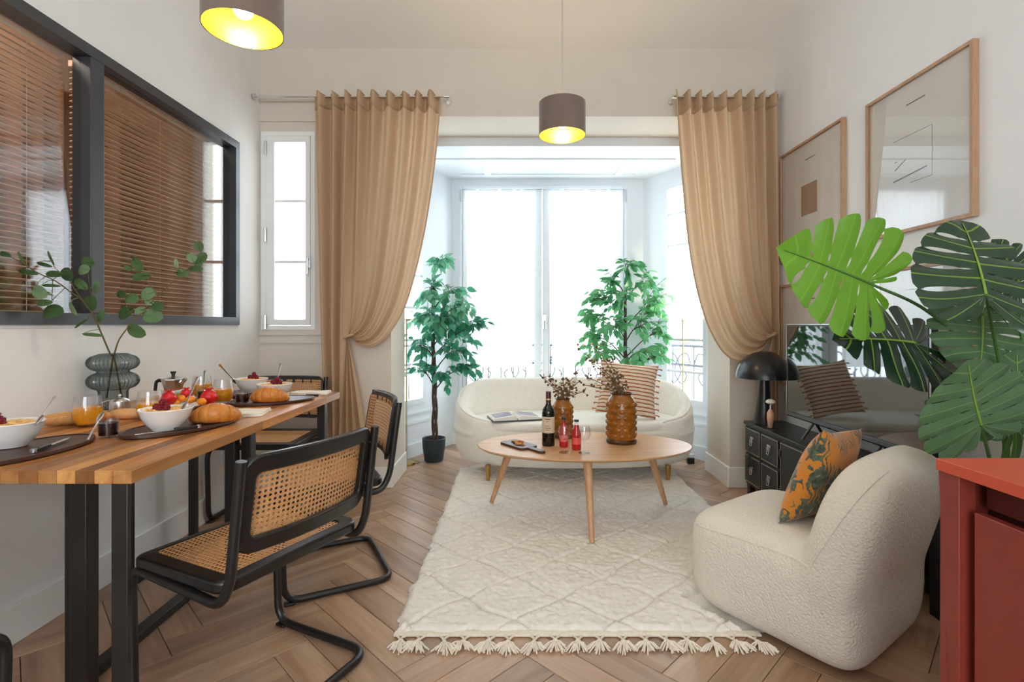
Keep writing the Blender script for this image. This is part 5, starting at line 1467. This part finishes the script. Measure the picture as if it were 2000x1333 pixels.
spoon('spoon standing in the middle bowl of granola', at(364, 788, 1.76), at(386, 736, 1.83))
spoon('spoon standing in the bowl behind the far croissant', at(541, 744, 2.50), at(548, 710, 2.54))
spoon('spoon leaning out to the left of the farthest bowl', at(454, 740, 2.71), at(428, 712, 2.66))

M['crust'] = plain('croissant_crust', srgb(206, 132, 56), .42, var=.28, vscale=26, bump=.3, bscale=90)
M['crust_dark'] = plain('croissant_dark', srgb(196, 120, 48), .45, var=.2, vscale=40)
def croissant(lab, x, y, z, rz, s=1.0):
    t = thing('croissant', lab, 'croissant', (x, y, z), rz, 'croissants on the platters')
    prof = [(-1, .010), (-.86, .020), (-.62, .030), (-.36, .038), (0, .042), (.36, .038), (.62, .030), (.86, .020), (1, .010)]
    def spine(q): return Vector((.074*math.sin(q*1.35)*s, -.062*(1-math.cos(q*1.35))*s, 0))
    for k in range(7):
        q0, q1 = -1+2*k/7-.10, -1+2*(k+1)/7+.04 if k < 3 else -1+2*(k+1)/7+.10
        if k >= 4: q0 += .06
        m = MB(); N = 8; path = []; rad = []
        for i in range(N+1):
            q = q0+(q1-q0)*i/N; q_ = max(-1.05, min(1.05, q))
            R = (.038*max(.05, 1-abs(q_)**1.7)**.6+.004)*s; w_ = i/N
            wt_ = w_ if k < 3 else (1-w_ if k > 3 else math.sin(PI*w_)); bulge = .80+.26*min(1, wt_*1.6)-(.10*max(0, wt_-.9)/.1 if k != 3 else 0)
            c = spine(q_); c.z = R*.80
            path.append(c); rad.append(R*bulge)
        n = 16; vs = []; fs = []
        for i, (c, R) in enumerate(zip(path, rad)):
            d = (path[min(N, i+1)]-path[max(0, i-1)]); d.z = 0; d.normalize(); sd = Vector((-d.y, d.x, 0))
            for j in range(n):
                a = 2*PI*j/n; p = c+sd*(R*math.cos(a)*.98)+Vector((0, 0, R*math.sin(a)*.86)); p.z = max(.0005, p.z); vs.append(p)
        for i in range(N):
            for j in range(n): fs.append((i*n+j, i*n+(j+1) % n, (i+1)*n+(j+1) % n, (i+1)*n+j))
        fs += [tuple(range(n)), tuple(N*n+j for j in range(n))]
        m.add(vs, fs); m.build('pastry_fold', M['crust'] if k % 2 == 0 else M['crust_dark'], t)
croissant('golden croissant on the middle platter beside the granola bowl', -1.100, 1.865, z0, math.radians(205))
croissant('golden croissant on the far platter in front of a bowl', -1.145, 2.355, z0, math.radians(190))

def knife(lab, p, q, z, hf=.42):
    A = Vector((p[0], p[1], 0)); B_ = Vector((q[0], q[1], 0)); L = (B_-A).length
    t = thing('knife', lab, 'knife', (p[0], p[1], z), math.atan2(B_.y-A.y, B_.x-A.x), 'table knives with black handles')
    m = MB(); m.prism([(0, .0), (.02, -.006), (L*(1-hf), -.006), (L*(1-hf), .007), (.03, .007)], .003, .0045); m.build('blade', M['steel'], t)
    m = MB(); m.prism(rrect(L*hf, .014, .005, 3, L*(1-hf/2), 0), .0, .010); m.build('handle', M['black'], t, bevel=.002)
    m = MB(); m.prism(rrect(.014, .0146, .005, 3, L-.006, 0), -.0, .0106); m.build('end_cap', M['steel'], t)
knife('black-handled knife on the nearest platter', (-1.395, 1.60), (-1.345, 1.42), z0+.0002)
knife('black-handled knife across the front of the middle platter', (-1.225, 1.64), (-1.095, 1.772), z0+.0005)
knife('black-handled knife by the napkin at the far table end', (-1.20, 2.66), (-1.02, 2.655), TT)
napm = plain('napkin_linen', srgb(238, 230, 218), .9, var=.02, bump=.2)
def napkin(lab, x, y, w_, h_, rz):
    t = thing('napkin', lab, 'napkin', (x, y, TT), rz, 'folded cream napkins')
    for i in range(3):
        m = MB(); k = i*.0045
        m.grid(lambda u, v: Vector(((u-.5)*(w_-.004*i)+.002*math.sin(7*v+i), (v-.5)*(h_-.005*i)+.002*math.sin(5*u+i), k+.002+.0012*math.sin(9*u+3*v+i)*(1 if i == 2 else .3))), 14, 10)
        m.build('fold', napm, t, solid=.0036)
napkin('folded cream napkin in the middle of the table', -1.118, 2.122, .15, .15, .2)
napkin('folded cream napkin at the far table end', -1.11, 2.745, .20, .10, .08)

M['clear'] = clear_glass('tumbler_glass', (.985, .985, .985, 1), 1.5, 0, .015)
juice = plain('orange_juice', srgb(240, 160, 14), .25, var=.05, vscale=20, sss=.2)
def tumbler(lab, x, y, fill=.62):
    t = thing('juice_glass', lab, 'glass', (x, y, TT), 0, 'tumblers of orange juice')
    pr = [(0, .0), (.026, .0), (.034, .006), (.043, .028), (.046, .046), (.044, .075), (.038, .112)]
    pin = [(.0372, .112), (.043, .075), (.0448, .046), (.042, .029), (.033, .010), (0, .007)]
    m = MB(); m.lathe(pr+pin, 36); m.build('tumbler', M['clear'], t)
    zf = .112*fill; ins = [(0, .0078), (.032, .0115), (.0412, .030), (.0440, .046)]
    ins = [p for p in ins if p[1] < zf]; rr = .044 if zf < .05 else .0440-(zf-.046)*.06
    m = MB(); m.lathe(ins+[(rr, zf), (0, zf)], 36); m.build('juice', juice, t)
tumbler('glass of orange juice nearest, beside the bread', -1.565, 1.865)
tumbler('glass of orange juice behind the middle bowl', -1.434, 2.0, .58)
tumbler('glass of orange juice beside the far platter', -1.395, 2.43, .58)
tumbler('glass of orange juice by the wall behind another glass', -1.60, 2.60, .62)
jam = plain('dark_jam', srgb(34, 8, 12), .2, spec=.6)
def jamcup(lab, x, y, z=TT, ha=PI):
    t = thing('jam_cup', lab, 'cup', (x, y, z), 0, 'glass cups of jam')
    m = MB(); m.lathe([(0, 0), (.026, 0), (.028, .004), (.030, .062), (.0285, .062), (.0265, .008), (0, .007)], 28); m.build('cup', M['clear'], t)
    m = MB(); m.lathe([(0, .0085), (.0255, .009), (.0272, .048), (0, .049)], 28); m.build('jam', jam, t)
    u = Vector((math.cos(ha), math.sin(ha), 0)); m = MB()
    m.tube(fillet([u*.029+Vector((0, 0, .052)), u*.052+Vector((0, 0, .052)), u*.048+Vector((0, 0, .016)), u*.027+Vector((0, 0, .018))], .014, 5), .0042, 8); m.build('handle', M['clear'], t)
jamcup('glass cup of dark jam nearest, between the two front platters', -1.345, 1.685, ha=math.radians(195))
jamcup('glass cup of dark jam beside the far juice glass', -1.285, 2.395)
jamcup('glass cup of dark jam behind the fruit plate', -1.53, 2.50)
spoon('teaspoon leaning against the near jam cup', (-1.343, 1.640, TZ+.061), (-1.327, 1.575, TZ+.004), .02)
spoon('teaspoon standing in the jam cup behind the fruit', at(397, 760, 2.50), at(400, 724, 2.53))

# ribbed grey vase and eucalyptus
VX, VY = -1.79, 2.27
t = thing('ribbed_glass_vase', 'smoke grey ribbed glass vase of two stacked rings by the left wall', 'vase', (VX, VY, TT))
rib = lambda a, z: 1+.03*math.cos(36*a)
m = MB()
prof = [(0, 0), (.050, 0), (.053, .004), (.053, .075)]
def ringp(zc, rr, hh, n=9): return [(.058+(rr-.058)*max(0, math.sin(PI*k/n))**.55, zc-hh+2*hh*k/n) for k in range(n+1)]
prof += ringp(.122, .094, .038)+ringp(.203, .094, .036)
prof += [(.050, .243)]
inner = [(.046, .243)]+[(max(.0, r_-.004), z_) for (r_, z_) in prof[::-1][1:-2]]+[(0, .008)]
m.lathe(prof+inner, 216, rib=rib)
gv = NT('smoke_glass'); tr = gv.n('ShaderNodeBsdfTransparent'); tr.inputs[0].default_value = (.62, .65, .65, 1); gl = gv.n('ShaderNodeBsdfGlossy'); gl.inputs['Roughness'].default_value = .03
lw = gv.n('ShaderNodeLayerWeight'); lw.inputs[0].default_value = .35
mp_ = gv.ramp(lw.outputs['Facing'], [(.0, (.80, .83, .83, 1)), (.75, (.50, .54, .55, 1)), (1, (.10, .11, .12, 1))]); gv.l(mp_, tr.inputs[0])
mx = gv.n('ShaderNodeMixShader'); gv.l(schlick(gv, .04), mx.inputs[0]); gv.l(tr.outputs[0], mx.inputs[1]); gv.l(gl.outputs[0], mx.inputs[2]); gv.l(mx.outputs[0], gv.out.inputs[0])
m.build('glass', gv.m, t)
M['euc'] = leafmat('eucalyptus_leaf', srgb(44, 72, 36), srgb(86, 116, 66), .2, .55)
M['euc2'] = leafmat('eucalyptus_pale', srgb(86, 118, 78), srgb(136, 160, 120), .2, .6)
M['twig'] = plain('eucalyptus_twig', srgb(104, 88, 54), .8, var=.15)
LV = [(45, 218, 110, 45, 15), (188, 245, 130, 25, 60), (250, 382, 200, 45, 8), (458, 250, 150, 22, 65), (400, 312, 150, 35, 15), (490, 398, 170, 65, 3), (610, 400, 140, 100, 60), (795, 290, 130, 95, 10), (760, 360, 110, 100, -10), (735, 490, 150, 75, 40), (875, 515, 130, 70, -75), (825, 660, 150, 115, 80), (360, 565, 150, 110, 35), (400, 660, 150, 65, -5), (480, 740, 190, 140, 0), (460, 503, 180, 30, 3), (660, 715, 140, 45, 60), (915, 780, 120, 60, -65), (730, 850, 150, 25, -35), (840, 950, 200, 35, 5),
      (1235, 915, 190, 120, 25), (1140, 750, 160, 120, -30), (1270, 730, 120, 70, -20), (1385, 780, 190, 130, 10), (1430, 690, 120, 90, 20), (1345, 580, 150, 120, -20), (1200, 620, 120, 100, 20), (1100, 580, 90, 70, -20), (1280, 420, 180, 80, -5), (1245, 310, 150, 95, 55), (1160, 345, 80, 40, 30), (1805, 145, 100, 85, 70), (1840, 245, 100, 90, -60), (1740, 250, 100, 80, 60), (1775, 350, 140, 60, 0), (1655, 390, 130, 80, 5), (1800, 300, 80, 60, 0), (1600, 300, 90, 35, 80), (1355, 650, 90, 60, 30)]
def Yp(px): return min(VY, 1.80*1000/(1010-px)) if px < 230 else VY
def cp(cx, cy_): px, py = cx*.215, 450+cy_*.215; return P(px, py, Yp(px))
def euc(lab, stems, leaves, base):
    r = random.Random(len(leaves)); b0 = Vector((VX, VY, TZ+.235))
    t = thing('eucalyptus_branch', lab, 'branch', b0, 0, 'eucalyptus branches in the grey vase')
    allp = []
    for i, st in enumerate(stems):
        pts = [cp(x, y)-b0 for x, y in st]
        if i == 0: pts = [Vector((base[0], base[1], -.19)), Vector((base[0]*.1, base[1]*.3, -.02))]+pts
        pts = smooth_path(pts, 8); allp += pts; m = MB(); m.tube(pts, lambda q: (.0042 if i == 0 else .0022)*(1-.65*q), 6); m.build('stem' if i == 0 else 'twig', M['twig'], t)
    tw = MB()
    for (cx, cy_, L, W, ang) in leaves:
        c = cp(cx, cy_)-b0; k = .215*Yp(cx*.215)/1000; L2, W2 = L*k/2, W*k/2; a = math.radians(ang)
        d = Vector((math.cos(a), 0, -math.sin(a))); n = Vector((r.gauss(0, .2), -1, .2+r.gauss(0, .15))); n = (n-d*n.dot(d)).normalized(); sd = d.cross(n)
        m = MB(); N = 9; vs = []; fs = []
        for i in range(N+1):
            q = i/N; wv = W2*math.sqrt(max(0, 1-(2*q-1)**2))*(1.05-.1*q)
            for s in (-1, -.5, 0, .5, 1): vs.append(c+d*(L2*(2*q-1))+sd*(wv*s)+n*(.10*abs(s)*wv-.12*L2*(2*q-1)**2))
        for i in range(N):
            for j in range(4): fs.append((i*5+j, i*5+j+1, i*5+j+6, i*5+j+5))
        m.add(vs, fs)
        near = min(allp, key=lambda p: (p-c).length); e1, e2 = c+d*L2*.95, c-d*L2*.95
        e = e1 if (e1-near).length < (e2-near).length else e2
        m2 = m; m2.tube([near, (near+e)/2+Vector((0, 0, .004)), e, c], .0013, 5); m.build('leaf', M['euc2'] if r.random() < .28 else M['euc'], t, auto=0)
euc('eucalyptus branch reaching left from the grey vase', [[(1000, 1120), (930, 960), (860, 800), (760, 650), (640, 560), (500, 460), (330, 380), (210, 300), (90, 240)], [(760, 650), (680, 540), (610, 430), (500, 340), (440, 220)], [(860, 800), (820, 560), (800, 400), (800, 310)]], LV[:20], (.03, .01))
euc('eucalyptus branch reaching right from the grey vase', [[(1040, 1120), (1080, 1000), (1150, 900), (1240, 800), (1340, 690), (1430, 600), (1560, 480), (1650, 390), (1780, 320)], [(1430, 600), (1380, 520), (1320, 440), (1240, 310)], [(1240, 800), (1180, 760), (1130, 640), (1100, 590)]], LV[20:], (-.03, 0))

# moka pot
t = thing('moka_pot', 'steel stovetop coffee pot with black handle and knob by the left wall', 'coffee pot', (-1.625, 2.42, TT), math.radians(-5))
oct_ = lambda a, z: 1.0/ max(.924, math.cos(((a % (PI/4))-PI/8)))*.94
m = MB(); m.lathe([(0, 0), (.046, 0), (.048, .004), (.040, .052), (.036, .062), (0, .062)], 40, rib=oct_); m.build('boiler', M['steel'], t)
m = MB(); m.lathe([(0, .062), (.034, .062), (.036, .068), (.048, .112), (0, .112)], 40, rib=oct_); m.tube([(.040, 0, .098), (.064, 0, .116)], lambda q: .014-.006*q, 8); m.build('upper_pot', M['steel'], t)
m = MB(); m.lathe([(.049, .112), (.048, .116), (.012, .126), (0, .127)], 40, rib=oct_); m.build('lid', M['steel'], t)
m = MB(); m.lathe([(0, .126), (.008, .126), (.007, .134), (.013, .148), (.011, .150), (0, .150)], 12); m.build('knob', M['black'], t)
m = MB(); m.tube(fillet([(-.040, 0, .104), (-.086, 0, .108), (-.092, 0, .058)], .02, 5), .008, 8, flat=.8); m.build('handle', M['black'], t)
# sugar pot
t = thing('sugar_pot', 'small polished steel sugar pot with ball knob beside the vase', 'pot', (-1.63, 2.10, TT))
m = MB(); m.lathe([(0, 0), (.026, 0), (.033, .006), (.036, .030), (.033, .058), (0, .058)], 28); m.build('body', M['steel'], t)
m = MB(); m.lathe([(.034, .058), (.030, .064), (.014, .072), (.004, .074), (0, .074)], 28); m.build('lid', M['steel'], t)
m = MB(); m.ell((0, 0, .080), (.006, .006, .006), 10, 6); m.build('knob', M['chrome'], t)
m = MB(); m.tube(smooth_path([(-.028, 0, .062), (-.05, 0, .058), (-.075, -.005, .048)], 5), .003, 6); m.build('spoon_handle', M['steel'], t)

# bread
brm = plain('bread_crust', srgb(206, 148, 86), .6, var=.2, vscale=18, bump=.3, bscale=70); brm2 = plain('bread_pale', srgb(222, 168, 112), .6, var=.1, vscale=14, bump=.15, bscale=60)
def loaf(lab, p, q, R, mat, marks):
    A, B_ = Vector((*p, TT)), Vector((*q, TT)); L = (B_-A).length
    t = thing('bread_roll', lab, 'bread', (A+B_)/2, math.atan2(B_.y-A.y, B_.x-A.x), 'breads behind the juice glass')
    m = MB(); N = 22; vs = []; fs = []; n = 20
    for i in range(N+1):
        q_ = -1+2*i/N; r_ = R*max(.02, 1-abs(q_)**2.4)**.5
        for j in range(n):
            a = 2*PI*j/n; vs.append((q_*L/2, r_*math.cos(a), max(.0003, R*.78+r_*math.sin(a)*.82+(R-r_)*-.25)))
    for i in range(N):
        for j in range(n): fs.append((i*n+j, i*n+(j+1) % n, (i+1)*n+(j+1) % n, (i+1)*n+j))
    m.add(vs, fs); m.build('crust', mat, t)
    if marks:
        m = MB(); rr = random.Random(5)
        for k in range(60):
            u = rr.uniform(-.42, .42); a = rr.uniform(.25, 2.9); r_ = R*(1-abs(2*u)**2.4)**.5
            m.ell((u*L, r_*math.cos(a), R*.78+r_*math.sin(a)*.82), (.004, .003, .0022), 6, 4)
        m.build('oat_topping', gran2, t, kind='stuff')
loaf('seeded crusty bread between the left bowl and the juice glass', (-1.725, 1.835), (-1.56, 1.975), .031, brm, True)
loaf('smooth pale bread roll right of the nearest juice glass', (-1.60, 1.995), (-1.475, 2.03), .026, brm2, False)

# fruit plate
t = thing('fruit_plate', 'white plate under the red and orange fruit', 'plate', (-1.47, 2.255, TT))
m = MB(); m.lathe([(0, 0), (.05, 0), (.055, .003), (.083, .016), (.085, .018), (.082, .0185), (.054, .006), (0, .005)], 40); m.build('plate', M['porcelain'], t)
redf = plain('red_fruit', srgb(206, 32, 40), .3, var=.2, vscale=30, bump=.15, bscale=30); orf = plain('orange_fruit', srgb(242, 146, 24), .35, var=.1, bump=.15, bscale=140); grn = plain('fruit_leaf', srgb(140, 160, 50), .5, var=.1)
FX, FY, FZ = -1.47, 2.255, TZ+.006
def fruit(nm, lab, cat, px, py, Y, rad, mat, leafy=False, grp=None):
    p = P(px, py, Y); t = thing(nm, lab, cat, p, 0, grp)
    m = MB()
    if mat is redf: m.lathe([(0, -rad), (rad*.55, -rad*.85), (rad*.97, -rad*.25), (rad, .1*rad), (rad*.75, rad*.65), (rad*.3, rad*.95), (0, rad*1.0)], 14, rib=lambda a, z: 1+.05*math.sin(5*a))
    else: m.ell((0, 0, 0), (rad*1.2, rad*.92, rad*.92), 14, 9, Matrix.Rotation(rnd.uniform(-.6, .6), 3, 'Z'))
    m.build('flesh', mat, t)
    m = MB()
    if leafy:
        for k in range(5):
            a = 2*PI*k/5; m.tube([(0, 0, rad*.92), (.5*rad*math.cos(a), .5*rad*math.sin(a), rad*1.15), (.75*rad*math.cos(a), .75*rad*math.sin(a), rad*1.0)], lambda q: .004*(1-.7*q), 5)
        m.build('calyx', mat, t)
    else:
        m.ell((rad*1.18, 0, 0), (.003, .003, .003), 6, 4); m.build('stem_end', grn, t)
fruit('red_fruit', 'faceted red fruit on the right side of the plate', 'fruit', 408, 776, 2.245, .034, redf, True, 'red fruits on the plate')
fruit('red_fruit', 'red fruit rising behind the middle bowl at the left of the plate', 'fruit', 330, 778, 2.19, .030, redf, True, 'red fruits on the plate')
fruit('red_fruit', 'small red fruit at the back of the plate between the others', 'fruit', 364, 770, 2.30, .024, redf, True, 'red fruits on the plate')
for (px, py, Y, lab) in ((354, 779, 2.24, 'kumquat at the left end of the row of orange fruit'), (372, 781, 2.20, 'kumquat in the middle of the row of orange fruit'), (394, 785, 2.175, 'kumquat at the right end, in front of the faceted red fruit'), (342, 788, 2.21, 'kumquat lowest, behind the middle bowl rim')):
    fruit('kumquat', lab, 'fruit', px, py, Y, .017, orf, False, 'orange fruit on the plate')
p = P(350, 774, 2.29)
t = thing('lime_wedge', 'yellow green citrus wedge among the fruit', 'fruit', p)
m = MB(); m.ell((0, 0, 0), (.026, .012, .014), 12, 7); m.build('wedge', grn, t)
